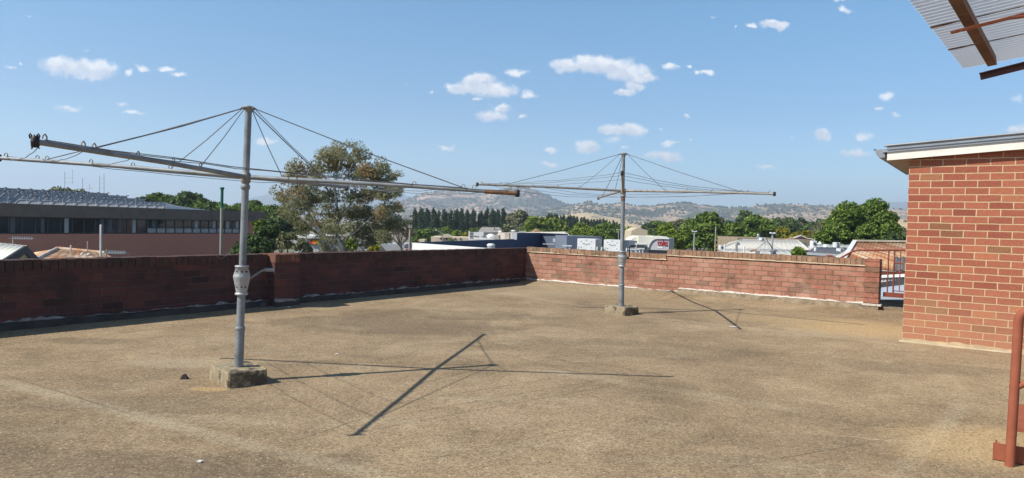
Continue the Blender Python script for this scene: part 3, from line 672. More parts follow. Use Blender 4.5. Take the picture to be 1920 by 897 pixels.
# ------------------------------------------------------------------ awning over the right corner
ZA = 3.15
def awn_h():
    a, b = gz(1740.1, 48.2, ZA), gz(1776.7, 90, ZA); return EYE + (ZA - EYE) * .762 / (a - b).length
zA = awn_h(); A0 = gz(1807, 127.5, zA); A1 = gz(1706, 0, zA); eu = (A1 - A0).normalized()
# waves run to the right and rise: use the front edge seen running to (1920, 105)
hd = Vector((eu.y, -eu.x, 0)); hd = hd if hd.x > 0 else -hd
d = ray(1920, 105.5); 
best = min((abs(0) + ((O + d * t_) - A0 - (hd * (((O + d * t_) - A0).dot(hd)))).cross(Vector((0, 0, 1))).length, t_) for t_ in np.arange(1, 12, .004))
pE = O + d * float(best[1]); ev = (pE - A0); ev = ev.normalized()
print('awning z', zA, A0, A1, 'slope', ev)
n_aw = eu.cross(ev).normalized(); n_aw = n_aw if n_aw.z > 0 else -n_aw
sheet_m = mat('corrugated_galvanised_sheet', (.50, .53, .56), .45, .10, 3, spec=.4, second=(.40, .30, .19), sec=(.66, .78), ss_=3)
nt_ = NT(sheet_m.node_tree); pb_s = nt_.n['Principled BSDF']; tr_ = nt_.new('ShaderNodeBsdfTranslucent'); tr_.inputs[0].default_value = (.93, .95, .97, 1); mx_ = nt_.new('ShaderNodeMixShader'); mx_.inputs[0].default_value = .8
nt_.l.new(pb_s.outputs[0], mx_.inputs[1]); nt_.l.new(tr_.outputs[0], mx_.inputs[2]); nt_.l.new(mx_.outputs[0], nt_.n['Material Output'].inputs[0])
aw = thing('corrugated_awning', A0 + ev * 1.5, 'corrugated translucent grey awning sheet on dark timber overhanging the upper right corner', 'awning')
sh = MB(); LA, WA = 3.3, 3.2
corrugated(sh, A0, eu * WA, ev * LA, .0762, .017, .0015, 8)
sh.build('sheet', sheet_m, aw)
seam_m = mat('rust_stain', (.36, .24, .12), .9, .3, 9, second=(.12, .075, .04), sec=(.45, .6), ss_=7, streak=(1, 1, 1))
for kx, ky in ((1740.1, 48.2), (1776.7, 90)):
    s0_ = gz(kx, ky, zA); off = (s0_ - A0).dot(eu); b = MB(); r = random.Random(kx)
    # a lapped, rust-stained sheet edge hanging just below the sheet
    n_ = 40; lo = []; hi = []
    for i in range(n_ + 1):
        c = A0 + eu * off + ev * (LA * i / n_) - n_aw * .0195; w0 = .004 + .004 * r.random() + (.014 if i < 2 else .005 if i < 5 else 0)
        lo.append(c - eu * w0); hi.append(c + eu * (w0 + .006 * r.random()))
    vs = lo + hi + [p + n_aw * .003 for p in lo + hi]; k_ = n_ + 1; fs = []
    for i in range(n_):
        fs += [(i, i + 1, k_ + i + 1, k_ + i), (2 * k_ + i, 3 * k_ + i, 3 * k_ + i + 1, 2 * k_ + i + 1)]
    b.add(vs, fs); b.build('lap_joint', seam_m, aw)
# timber purlin below
pz = zA - .06
q0 = gz(1861, 127, zA - .115); dq = eu
timber = mat('aged_timber', (.15, .085, .06), .85, .25, 4, bump=.3, second=(.07, .04, .03), sec=(.55, .7), ss_=3, streak=(1, 1, 1))
pur = MB(); pe = gz(1788, 0, zA - .115); dq = (pe - q0).normalized(); sdq = dq.cross(n_aw).normalized()
pur.box(q0 + dq * 1.4 + n_aw * .05, 2.8, .062, .07, dq, sdq, dq.cross(sdq) * (1 if dq.cross(sdq).z > 0 else -1)); pur.build('purlin', timber, aw)
redb = mat('rusty_red_flat', (.36, .125, .075), .7, .2, 12, second=(.22, .075, .05), sec=(.56, .7), ss_=9)
z_b = zA - .155; f0 = gz(1783, 62, z_b); f0b = f0; dfl = None
d = ray(1920, 27); best = min((((O + d * t_) - f0).normalized().cross(ev).length, t_) for t_ in np.arange(1, 8, .004)); f1 = O + d * float(best[1]); dfl = (f1 - f0).normalized()
fl_ = MB(); fl_.bar(f0, f0 + dfl * 2.6, .055, .008, Vector((0, 0, 1))); fl_.build('flat_bar', redb, aw)
bb = MB(); e0 = gz(1891, 38, z_b); bb.bar(e0 + n_aw * .012, e0 + n_aw * .012 + (dfl * .75 - dq * .55).normalized() * 1.2, .042, .010, n_aw); bb.build('brace', redb, aw)
bo = MB(); c = f0 + dfl * .055 - n_aw * .006; bo.lathe(c - Vector((0, 0, .006)), [(.007, 0), (.008, .003), (.008, .008), (.004, .012)], 8); bo.build('bolt', mat('bolt_zinc', (.6, .58, .52), .5, .1, metal=.4), aw)
# posts well outside the picture carry it
po_ = MB(); far = A0 + ev * 2.7 + eu * 1.2; po_.tube([Vector((far.x, far.y, 0)), Vector((far.x, far.y, far.z - .12))], .04, 12); far = A0 + ev * 2.7 + eu * 2.9; po_.tube([Vector((far.x, far.y, 0)), Vector((far.x, far.y, far.z - .12))], .04, 12); po_.build('post', redb, aw)
z_c2 = zA - .30; g0 = gz(1838, 145, z_c2); d = ray(1920, 124.5); best = min((((O + d * t_) - g0).normalized().cross(ev).length, t_) for t_ in np.arange(1, 8, .004)); dgl = ((O + d * float(best[1])) - g0).normalized()
ag = MB(); sdv = dgl.cross(Vector((0, 0, 1))).normalized(); upv = sdv.cross(dgl)
ag.bar(g0, g0 + dgl * 2.5, .008, .045); ag.bar(g0 + upv * .022 + sdv * .018, g0 + upv * .022 + sdv * .018 + dgl * 2.5, .04, .006); ag.build('angle_bar', mat('dark_angle', (.075, .035, .038), .7, .2, 8), aw)

# ------------------------------------------------------------------ steel stair foot at the lower right
rp = mat('stair_red_paint', (.285, .088, .048), .6, .14, 6, spec=.2, second=(.23, .066, .038), sec=(.62, .75), ss_=5)
s0_ = gz(1893, 874); stair = thing('steel_stair', s0_ + dR * .6, 'red painted steel stair foot with a bent tube handrail at the lower right edge', 'stair')
b = MB(); top = at(1910, 602, s0_.y); hz = top.z; sl = Vector((dR.x, dR.y, 0)) * .80 + Vector((-.0, -.05, .60)); sl.normalize()
lean = Vector((top.x - s0_.x, 0, 0))
pts = [s0_ + Vector((0, 0, -.005)), s0_ + lean + Vector((0, 0, hz))]
base_top = pts[-1]
for k_ in range(1, 7):
    a_ = k_ / 6; pts.append(base_top + Vector((0, 0, 1)) * (.10 * (a_ - .5 * a_ * a_)) * 1.1 + Vector((sl.x, sl.y, sl.z * .6)) * .12 * a_ * a_)
pts.append(pts[-1] + sl * 1.5)
b.tube(pts, .0255, 18); b.build('handrail', rp, stair)
b = MB(); mz = at(1905, 727, s0_.y); b.tube([Vector((mz.x, mz.y, mz.z)), Vector((mz.x, mz.y, mz.z)) + sl * 1.4], .018, 12); b.build('middle_rail', rp, stair)
b = MB(); foot = gz(1864, 876); dS = (Vector((dR.x, dR.y, 0)))
fz = .0
bx = s0_ + nR * .045 - dR * .075; bx.z = 0; b.box(bx + dR * .24 + nR * .03 + Vector((0, 0, .055)), .50, .012, .10, dR, nR); b.box(bx + dR * .24 + nR * .075 + Vector((0, 0, .008)), .50, .09, .010, dR, nR); b.box(bx + dR * .006 + nR * .075 + Vector((0, 0, .055)), .012, .08, .10, dR, nR)
b.build('base_channel', rp, stair)
st_m = mat('stair_tread_red', (.24, .07, .045), .6, .15, 5)
tr0 = at(1904, 800, 4.4)
for i in range(4):
    b = MB(); c = tr0 + dR * (.13 + .26 * i) + nR * .30 + Vector((0, 0, .19 * i)); b.box(c, .26, .75, .028, dR, nR); b.box(c - dR * .125 - Vector((0, 0, .02)), .006, .75, .04, dR, nR); b.build('tread', rp if i % 2 == 0 else st_m, stair)
b = MB(); q0 = bx + dR * .30 + nR * .02; b.bar(q0 + Vector((0, 0, .12)), q0 + dR * 1.6 + Vector((0, 0, 1.25)), .012, .16); q1 = q0 + nR * .72; b.bar(q1 + Vector((0, 0, .12)), q1 + dR * 1.6 + Vector((0, 0, 1.25)), .012, .16); b.build('stringer', rp, stair)
# ------------------------------------------------------------------ ground and hills
grass_dry = (.40, .30, .175)
gm = mat('town_ground', (.16, .15, .10), .95, .3, .02, second=(.30, .24, .15), sec=(.45, .6), ss_=.008)
g = MB(); n_ = 48; vs = [Vector((0, 0, GROUND))] + [Vector((14000 * math.cos(2 * math.pi * i / n_), 14000 * math.sin(2 * math.pi * i / n_), GROUND)) for i in range(n_)]
g.add(vs, [(0, 1 + i, 1 + (i + 1) % n_) for i in range(n_)]); gr_o = g.build('ground', gm, origin=(0, 0, GROUND)); gr_o['kind'] = 'structure'

def hill_mat(name, dry, bush, scale, cover, blend=.06):
    mt = bpy.data.materials.new(name); mt.use_nodes = True; t = NT(mt.node_tree); b = t.n['Principled BSDF']
    c = t.new('ShaderNodeTexCoord').outputs['Object']; c = t.vec('MULTIPLY', c, (1, .8, 1.6))
    big = t.noise(c, scale, 4, .6, .6); mid = t.noise(c, scale * 5, 5, .7); sp = t.noise(c, scale * 28, 3, .6)
    f = t.math('ADD', t.math('ADD', t.math('MULTIPLY', big, .8), t.math('MULTIPLY', mid, .75)), t.math('MULTIPLY', sp, .45))
    mk = t.ss(f, cover - blend, cover + blend)
    d = t.mix(t.ss(mid, .3, .7), dry, tuple(x * .78 for x in dry))
    bs = t.mix(t.ss(sp, .35, .65), bush, tuple(x * 1.7 for x in bush))
    t.put(b.inputs['Base Color'], t.mix(mk, d, bs)); b.inputs['Roughness'].default_value = 1; b.inputs['Specular IOR Level'].default_value = 0
    return mt
nr = np.random.RandomState(5)
def vnoise(x, y, seed):
    """smooth value noise on arrays"""
    r = np.random.RandomState(seed); T = r.rand(256, 256); xi = np.floor(x).astype(int); yi = np.floor(y).astype(int); fx = x - xi; fy = y - yi
    fx = fx * fx * (3 - 2 * fx); fy = fy * fy * (3 - 2 * fy); g_ = lambda a, b: T[a % 256, b % 256]
    return (g_(xi, yi) * (1 - fx) + g_(xi + 1, yi) * fx) * (1 - fy) + (g_(xi, yi + 1) * (1 - fx) + g_(xi + 1, yi + 1) * fx) * fy
def fbm(x, y, seed, o=5):
    s = 0; a = 1; tot = 0
    for k in range(o): s = s + a * vnoise(x * 2 ** k + 17 * k, y * 2 ** k + 5 * k, seed + k); tot += a; a *= .5
    return s / tot
HGT = {}
def hill(name, prof, Y, depth, m_, seed, spur=.35, foot=.55, nx=260, nd=70):
    """ridge whose crest stands at distance Y; prof: (x, y) of the skyline"""
    xs = np.linspace(prof[0][0], prof[-1][0], nx); ys = np.interp(xs, [p[0] for p in prof], [p[1] for p in prof])
    cr = [at(x, y, Y) for x, y in zip(xs, ys)]; cx = np.array([c.x for c in cr]); cz = np.array([c.z for c in cr])
    v = np.linspace(-1, 1, nd)          # -1 near foot, 0 crest, 1 far foot
    V = np.zeros((nd, nx, 3))
    for j, t_ in enumerate(v):
        d_ = depth * (1 if t_ < 0 else 1.2) * t_; yy = Y + d_
        sp = fbm(cx / (depth * .22) + 3, np.full(nx, yy / (depth * .5)), seed); prof_t = (1 - abs(t_)) ** (.75 + .9 * sp) if abs(t_) < 1 else np.zeros(nx)
        z = GROUND - 3 + (cz - GROUND + 3) * prof_t
        z = z * (1 - 0) + (fbm(cx / (depth * .09), np.full(nx, yy / (depth * .09)), seed + 9) - .5) * spur * (cz - GROUND) * (abs(t_) * (1 - abs(t_)) * 4)
        V[j, :, 0] = cx * (1 + d_ / Y * .6); V[j, :, 1] = yy; V[j, :, 2] = np.maximum(z, GROUND - 4)
    idx = np.arange(nd * nx).reshape(nd, nx); F = np.stack([idx[:-1, :-1], idx[:-1, 1:], idx[1:, 1:], idx[1:, :-1]], -1).reshape(-1, 4)
    o = np_mesh(name, V.reshape(-1, 3), F, m_, origin=(cx.mean(), Y, GROUND), smooth=True); o['kind'] = 'structure'; HGT[o.name] = V
    return o
hm_far = hill_mat('far_range', (.12, .13, .10), (.055, .07, .05), .0012, .9)
hm_main = hill_mat('dry_hill', (.42, .30, .22), (.060, .068, .050), .0022, .965)
hm_front = hill_mat('wooded_hill', (.43, .31, .21), (.055, .065, .045), .0034, .955)
hm_gold = hill_mat('dry_paddock', (.50, .385, .21), (.07, .075, .045), .004, 1.16)
hill('hills', [(-300, 392), (200, 392), (430, 384), (470, 371), (500, 364), (540, 364), (570, 370), (640, 376), (760, 367), (800, 372), (860, 378), (1000, 384), (1200, 392)], 10500, 2200, hm_far, 3, .15)
hill('hills', [(1500, 398), (1580, 384), (1640, 379), (1720, 378), (1800, 381), (2000, 388), (2300, 410)], 10500, 2200, hm_far, 4, .1)
h_main = hill('hills', [(690, 412), (730, 388), (765, 374), (790, 364), (812, 359.5), (840, 358), (870, 362), (900, 364), (925, 359), (945, 353), (962, 350.5), (985, 351.5), (1005, 357), (1025, 366), (1045, 376), (1062, 383), (1090, 389), (1130, 397), (1180, 410)], 4600, 1500, hm_main, 11, .5)
h_mid = hill('hills', [(960, 412), (1000, 398), (1040, 392), (1070, 386), (1092, 381), (1105, 379), (1122, 384), (1145, 384), (1165, 381), (1190, 386), (1215, 387), (1245, 384), (1270, 381), (1285, 379.5), (1300, 383), (1330, 386), (1370, 389), (1400, 388), (1440, 392), (1500, 404), (1540, 420)], 3300, 1100, hm_front, 21, .5)
h_gold = hill('hills', [(1330, 412), (1370, 398), (1400, 389), (1430, 383), (1450, 381.5), (1490, 383), (1520, 384), (1560, 386), (1600, 389), (1640, 391), (1700, 392), (1800, 398), (1950, 405), (2100, 430)], 3000, 900, hill_mat('golden_hill', (.42, .31, .205), (.06, .068, .05), .0040, 1.0), 31, .35)
h_low = hill('hills', [(700, 428), (760, 416), (800, 410), (840, 404), (862, 402), (885, 409), (920, 407), (960, 410), (1010, 406), (1050, 405), (1085, 399), (1110, 398), (1130, 405), (1170, 411), (1220, 414), (1300, 422)], 2500, 500, hm_gold, 41, .4)
h_pad = hill('hills', [(1600, 428), (1640, 416), (1680, 411), (1720, 409), (1850, 407), (2000, 425)], 1500, 350, hm_gold, 51, .2)
# trees dotted over the slopes: past counting
ico = [(0, 0, 1)] + [(.9 * math.cos(k * 1.2566), .9 * math.sin(k * 1.2566), .42) for k in range(5)] + [(.95 * math.cos(k * 1.2566 + .6), .95 * math.sin(k * 1.2566 + .6), -.35) for k in range(5)]
icf = [(0, 1 + k, 1 + (k + 1) % 5) for k in range(5)] + [(1 + k, 6 + k, 1 + (k + 1) % 5) for k in range(5)] + [(1 + (k + 1) % 5, 6 + k, 6 + (k + 1) % 5) for k in range(5)]
ico = np.array(ico); icf = np.array(icf); VV = []; FF = []; kk = 0; r_ = np.random.RandomState(77)
for hl, n_, sz in ((h_main, 2600, 9), (h_mid, 2600, 7), (h_gold, 1100, 6.5), (h_low, 700, 6), (h_pad, 60, 5)):
    V = HGT[hl.name]; nd, nx, _ = V.shape; DEN = fbm(V[:, :, 0] / 260, V[:, :, 1] / 330, 8); got = 0; tries = 0
    while got < n_ and tries < n_ * 6:
        tries += 1
        j = int(nd * (.02 + .50 * r_.rand() ** .8)); i = r_.randint(nx); p = V[j, i]
        dens = DEN[j, i]
        crest = abs(j - nd / 2) < 3
        if not crest and dens < .42 + .25 * r_.rand(): continue
        if crest and r_.rand() < .45: continue
        s_ = sz * (.5 + .8 * r_.rand()); jit = 1 + .35 * (r_.rand(11, 1) - .5)
        off = np.array([(r_.rand() - .5) * 12, (r_.rand() - .5) * 12, s_ * .3])
        VV.append(ico * jit * np.array([s_ * .62, s_ * .62, s_ * .72]) + p + off); FF.append(icf + kk); kk += 11; got += 1
o = np_mesh('hillside_trees', np.concatenate(VV), np.concatenate(FF), leaf_mat('hillside_foliage', (.035, .045, .028), (.075, .085, .05), .1, .01), origin=(0, 3000, 0)); tag(o, 'grey green gum trees scattered over the dry hills', 'woodland', None, 'stuff')

# ------------------------------------------------------------------ haze
hz_o = MB(); hz_o.box((0, 0, (GROUND - 1.5 + 620) / 2), 27000, 27000, 620 - (GROUND - 1.5))
hv = bpy.data.materials.new('haze'); hv.use_nodes = True; t = NT(hv.node_tree); t.n.clear(); pv = t.new('ShaderNodeVolumePrincipled'); pv.inputs['Color'].default_value = (.68, .80, .97, 1); pv.inputs['Density'].default_value = .00016; pv.inputs['Anisotropy'].default_value = .2
t.l.new(pv.outputs[0], t.new('ShaderNodeOutputMaterial').inputs['Volume'])
hz_ = hz_o.build('haze', hv); hz_['kind'] = 'stuff'

# ------------------------------------------------------------------ trees
bark = mat('bark', (.12, .095, .07), .9, .3, 3); bark_w = mat('gum_bark', (.46, .42, .36), .8, .2, 1.2, second=(.20, .165, .13), sec=(.55, .7), ss_=.8)
def leaves(centers, radii, per, size, rs, flat=1.0, droop=0.0, squash=(1, 1, .8)):
    """many small rhombic leaf clumps spread round the given centres"""
    P = []; N = []
    for c, r_0 in zip(centers, radii):
        k = max(4, int(per * (r_0 ** 2))); u = rs.normal(size=(k, 3)); u /= np.linalg.norm(u, axis=1)[:, None]; rad = r_0 * (.35 + .65 * rs.rand(k) ** .5)
        u[:, 2] = np.where(u[:, 2] < -.3, u[:, 2] * .5, u[:, 2])
        P.append(np.array(c) + u * rad[:, None] * np.array(squash)); N.append(u * .8 + rs.normal(size=(k, 3)) * .75 + np.array([0, 0, .35]))
    P = np.concatenate(P); N = np.concatenate(N); N /= np.linalg.norm(N, axis=1)[:, None]
    A = np.cross(N, rs.normal(size=N.shape)); A /= np.linalg.norm(A, axis=1)[:, None]
    if droop: A[:, 2] -= droop; A /= np.linalg.norm(A, axis=1)[:, None]
    B = np.cross(N, A); s = size * (.55 + .9 * rs.rand(len(P)))[:, None]
    V = np.stack([P - A * s, P + B * s * .55 * flat, P + A * s, P - B * s * .55 * flat], 1).reshape(-1, 3)
    return V, np.arange(len(V)).reshape(-1, 4)
def blob_centers(c, rx, ry, rz, n, rs, shell=.55, low=-.75):
    out = []
    while len(out) < n:
        u = rs.normal(size=3); u /= np.linalg.norm(u)
        if u[2] < low: continue
        k = shell + (1 - shell) * rs.rand(); out.append(np.array(c) + u * k * np.array([rx, ry, rz]))
    return out
def crown_round(rs, h, rx, rz, cr, n, per, size):
    """crown centred at height h over a trunk foot at the origin"""
    C = blob_centers((0, 0, h), rx - cr * .7, rx - cr * .7, rz - cr * .7, n, rs, .5); R = [cr * (.7 + .6 * rs.rand()) for _ in C]
    return leaves(C, R, per, size, rs)
def crown_poplar(rs, h, rx, per, size):
    C = []; R = []; n = 16
    for i in range(n):
        t_ = (i + .5) / n; w = rx * min(1, (t_ * 6) ** .5) * min(1, ((1 - t_) * 3.2)) ** .55; z = h * (.12 + .86 * t_)
        for k in range(3): a = rs.rand() * 6.28; C.append(np.array([math.cos(a) * w * .5, math.sin(a) * w * .5, z + rs.normal() * h * .02])); R.append(max(.3, w * (.45 + .3 * rs.rand())))
    return leaves(C, R, per, size, rs, squash=(1, 1, 1.7))
def trunk_mb(h, r0, limbs, rs, spread=.3):
    b = MB(); b.tube([(0, 0, -.3), (rs.normal() * .08, rs.normal() * .08, h * .5), (0, 0, h)], [r0, r0 * .75, r0 * .4], 8)
    for k in range(limbs):
        a = 6.28 * k / limbs + rs.rand(); z = h * (.45 + .3 * rs.rand()); e = Vector((math.cos(a) * h * spread, math.sin(a) * h * spread, z + h * .35))
        b.tube([(0, 0, z), Vector((0, 0, z)).lerp(e, .5) + Vector((0, 0, h * .03)), e], [r0 * .5, r0 * .35, r0 * .12], 6)
    return b
G_dark = leaf_mat('foliage_dark_green', (0.036, 0.061, 0.026), (0.133, 0.188, 0.070), 0.25, .3)
G_mid = leaf_mat('foliage_mid_green', (0.055, 0.103, 0.022), (0.226, 0.312, 0.070), 0.35, .35)
G_bright = leaf_mat('foliage_bright_green', (0.085, 0.145, 0.022), (0.312, 0.390, 0.070), 0.4, .4)
G_yel = leaf_mat('foliage_yellow_green', (0.165, 0.176, 0.024), (0.425, 0.362, 0.056), 0.4, .5)
G_pop = leaf_mat('foliage_poplar', (0.035, 0.062, 0.034), (0.075, 0.115, 0.058), 0.3, .25)
G_olive = leaf_mat('foliage_olive', (0.103, 0.109, 0.058), (0.281, 0.274, 0.149), 0.3, .35)
G_gum = leaf_mat('foliage_gum', (.19, .19, .105), (.40, .37, .215), .45, .30, c3=(.40, .27, .14))
def tree(name, mk, m_, foot, label, cat='tree', group=None, trunk=None, tm=None, rz=0.0):
    root = thing(name, foot, label, cat, group); V, F = mk
    cr = np_mesh('crown', V + np.array(foot), F, m_, root)
    tb = trunk; tb.v = [v + Vector(foot) for v in tb.v]; tb.build('trunk', tm or bark, root); root.rotation_euler.z = rz
    return root
def foot(px, Y): p = at(px, 440, Y); return Vector((p.x, p.y, GROUND))
def round_tree(px, ytop, halfw, Y, m_, label, seed, dens=1.0, name='broadleaf_tree', squat=1.0, leaf=None, clumps=26, group=None, tm=None, cfac=.34, low=None):
    """crown with its top seen at (px, ytop), halfw pixels wide each side, at distance Y"""
    rs = np.random.RandomState(seed); f = foot(px, Y); top = at(px, ytop, Y).z - GROUND; rx = halfw / FPX * Y
    rz = min(rx * 1.05 * squat, top * .44); cz_ = top - rz; cr = rx * cfac
    sz = leaf or max(.17, Y * .0023); per = dens * 12.5 / (sz * sz)
    mk = crown_round(rs, cz_, rx, rz, cr, clumps, per, sz)
    return tree(name, mk, m_, f, label, 'tree', group, trunk_mb(cz_, max(.12, rx * .06), 4, rs, .25), tm)

# the tall gum
rs = np.random.RandomState(12); YG = 68; gf = foot(643, YG)
gum = thing('gum_tree', gf, 'tall pale-barked gum tree with sparse olive and rust foliage beyond the left parapet', 'tree')
cl = [(640, 288, 27), (612, 292, 24), (668, 290, 22), (655, 306, 26), (622, 312, 24), (592, 318, 20), (566, 322, 22), (545, 335, 18), (690, 318, 20), (715, 322, 24), (733, 332, 16), (700, 338, 24), (668, 334, 24), (584, 345, 24), (556, 356, 24), (534, 372, 22), (745, 358, 14), (728, 362, 24), (694, 368, 26), (660, 368, 24), (622, 362, 22),
      (590, 378, 28), (552, 388, 26), (532, 398, 16), (575, 408, 26), (612, 400, 26), (648, 400, 26), (684, 402, 28), (718, 396, 28), (742, 388, 16), (735, 420, 20), (706, 430, 28), (670, 434, 28), (632, 434, 26), (600, 436, 22), (562, 424, 20), (725, 448, 18), (690, 458, 24), (650, 462, 24), (615, 462, 18)]
rr = np.random.RandomState(3); V_ = []; F_ = []; kk = 0
for i, (x, y, r0) in enumerate(cl):
    c = at(x, y, YG + rr.uniform(-3.2, 3.2)); R_ = r0 / FPX * YG
    sub = blob_centers((c.x, c.y, c.z), R_ * 1.1, R_ * 1.25, R_ * 1.0, 9, rr, .1, -1.0); rad = [R_ * (.40 + .35 * rr.rand()) for _ in sub]
    V, F = leaves(sub, rad, 265, .13, rr, .6, .55, (1, 1, 1.0)); V_.append(V); F_.append(F + kk); kk += len(V)
np_mesh('crown', np.concatenate(V_), np.concatenate(F_), G_gum, gum)
tb = MB(); gp = lambda x, y, dy=0: at(x, y, YG + dy)
tb.tube([gf + Vector((0, 0, -.3)), gp(643, 500), gp(640, 460)], [.55, .45, .38], 10)
for path, r0 in (([(640, 460), (632, 440), (633, 400), (627, 350), (634, 318), (640, 295)], .20), ([(640, 462), (610, 445), (590, 428), (566, 408), (548, 396), (535, 380)], .20), ([(600, 436), (588, 405), (572, 380), (556, 352), (548, 338)], .15), ([(633, 420), (648, 396), (668, 368), (690, 345), (712, 326)], .13), ([(641, 455), (672, 430), (700, 405), (722, 380), (738, 358)], .11), ([(630, 380), (612, 352), (596, 325), (605, 298)], .12), ([(640, 345), (655, 322), (664, 300)], .10), ([(668, 368), (664, 345), (672, 322)], .08), ([(610, 445), (606, 420), (618, 395)], .1), ([(690, 415), (700, 435), (715, 445)], .08)):
    n_ = len(path); dd = rr.uniform(-2, 2); tb.tube([gp(x, y, dd * i / (n_ - 1)) for i, (x, y) in enumerate(path)], [r0 * (1 - .75 * i / (n_ - 1)) for i in range(n_)], 8)
tb.build('trunk', bark_w, gum)

# single trees, near to far
round_tree(1606, 362, 84, 92, G_mid, 'largest round dark green tree on the right, rising behind the rusty roof', 201, 1.1, clumps=64, cfac=.25, squat=1.02)
round_tree(1308, 392, 52, 130, G_mid, 'broad green tree right of the supermarket wall, behind the double street lamp', 102, 1.1, clumps=44, cfac=.28)
round_tree(1255, 416, 34, 120, G_bright, 'light green tree whose leaves cover the right end of the supermarket sign', 103, 1.0, clumps=30)
round_tree(1365, 410, 40, 140, G_mid, 'green tree behind the pale hipped roof and left of the flue pipe', 104, 1.0, clumps=30)
round_tree(1420, 401, 42, 150, G_mid, 'rounded green tree directly behind the flue pipe of the hipped roof', 105, 1.0, clumps=30)
round_tree(1190, 418, 34, 170, G_mid, 'green tree just right of the farther hoist mast, above the white coolers', 106, 1.0)
round_tree(1095, 419, 36, 175, G_bright, 'light green tree above the left white cooler on the roofs', 107, 1.0)
round_tree(1140, 413, 34, 185, G_mid, 'green tree just left of the farther hoist mast', 108, 1.0)
round_tree(1010, 404, 34, 230, G_bright, 'bright green rounded tree in the middle behind the cream roof', 109, 1.0)
round_tree(1045, 404, 26, 235, G_bright, 'bright green tree right of the rounded one behind the cream roof', 110, 1.0)
round_tree(976, 393, 30, 300, G_olive, 'olive gum tree beside the right end of the poplar row', 111, .9, name='gum_tree', squat=1.2)
round_tree(950, 418, 20, 250, G_olive, 'small olive tree in front of the right end of the poplar row', 112, .9)
round_tree(470, 438, 40, 62, G_dark, 'dark bushy tree at the right end of the long brick office building', 113, 1.1, clumps=34, squat=1.0)
round_tree(505, 415, 32, 66, G_dark, 'very dark tree between the office building and the gum', 114, 1.1, clumps=30)
round_tree(488, 408, 16, 75, G_mid, 'green tree top catching sun beside the fascia end', 115, 1.0)
round_tree(540, 432, 22, 60, G_olive, 'pale olive shrub tree at the left foot of the gum', 116, .9, clumps=20)
round_tree(568, 448, 20, 58, G_olive, 'low grey green bush below the gum limbs, left of the orange sign', 117, .9, clumps=18)
round_tree(835, 421, 19, 215, G_mid, 'round dome-shaped tree before the poplars with a lit top', 118, 1.2, clumps=24)
round_tree(806, 424, 20, 225, G_mid, 'green tree in front of the left poplars', 119, 1.0)
round_tree(785, 430, 18, 210, G_mid, 'green tree right of the power pole with crossarm', 120, 1.0)
round_tree(857, 431, 14, 200, G_bright, 'small light green tree left of the rooftop plant platform', 121, 1.0)
round_tree(876, 433, 13, 190, G_yel, 'yellow green bush beside the rooftop plant platform', 122, 1.0)
round_tree(848, 446, 20, 110, G_bright, 'sparse light green street tree rising over the navy parapet', 123, .6, clumps=16)
round_tree(702, 455, 13, 56, G_yel, 'small yellow green sapling top just over the left parapet right of the gum', 124, 1.0, clumps=14)
round_tree(660, 448, 12, 60, G_bright, 'small lime green shrub under the gum foliage', 125, .8, clumps=12)
round_tree(1355, 450, 16, 95, G_yel, 'yellow green bush left of the pale hipped roof', 126, 1.0, clumps=16)
round_tree(1501, 461, 17, 34, G_mid, 'dark round shrub top just over the far wall in front of the dark roof', 127, 1.0, clumps=22, name='shrub')
round_tree(1468, 423, 14, 135, G_yel, 'golden green tree right of the pole lamp over the hipped roof', 128, 1.0, clumps=18)
round_tree(1513, 426, 14, 125, G_yel, 'golden green tree beside the thin dark pole at the gabled brick front', 129, .9, clumps=18)
round_tree(1490, 432, 18, 140, G_yel, 'low golden bush above the gabled brick front', 130, .9, clumps=18)
round_tree(1535, 440, 20, 105, G_mid, 'lower green tree at the left foot of the largest round tree', 131, 1.0, clumps=22)
round_tree(1478, 398, 34, 220, G_dark, 'dark green tree beyond the hipped roof, left of the largest round tree', 132, 1.0)
round_tree(1445, 402, 30, 240, G_dark, 'dark tree top behind the row over the hipped roof', 133, 1.0)
round_tree(1398, 391, 20, 300, G_dark, 'dark bluish tree standing tallest behind the hipped roof trees', 134, 1.0, squat=1.3)
round_tree(1680, 430, 20, 85, G_dark, 'dark tree edge between the largest round tree and the brick room', 135, 1.0)
round_tree(1226, 428, 18, 260, G_olive, 'olive tree behind the cream gable beside the supermarket', 136, .9)
# bare tree
rs = np.random.RandomState(44); bf = foot(752, 95); root = thing('bare_tree', bf, 'thin dry grey tree with sparse leaves beside the power pole with crossarm', 'tree')
b = MB(); p0 = at(752, 470, 95); b.tube([bf, p0, at(751, 462, 95)], [.3, .25, .22], 7); tw = []
for k in range(14):
    e = at(752 + rs.uniform(-17, 20), rs.uniform(408, 440), 95 + rs.uniform(-2, 2)); m_ = at(751, 462, 95).lerp(e, .5) + Vector((rs.normal() * .4, 0, .3)); b.tube([at(751, 462, 95), m_, e], [.12, .07, .03], 5); tw += [tuple(m_.lerp(e, .5)), tuple(e)]
b.build('trunk', mat('dead_bark', (.26, .22, .19), .9, .2, 2), root)
V, F = leaves([np.array(c) for c in tw], [.9] * len(tw), 90, .17, rs, .6, .3); np_mesh('crown', V, F, leaf_mat('foliage_dry', (.10, .09, .065), (.19, .165, .12), .25, .5), root)

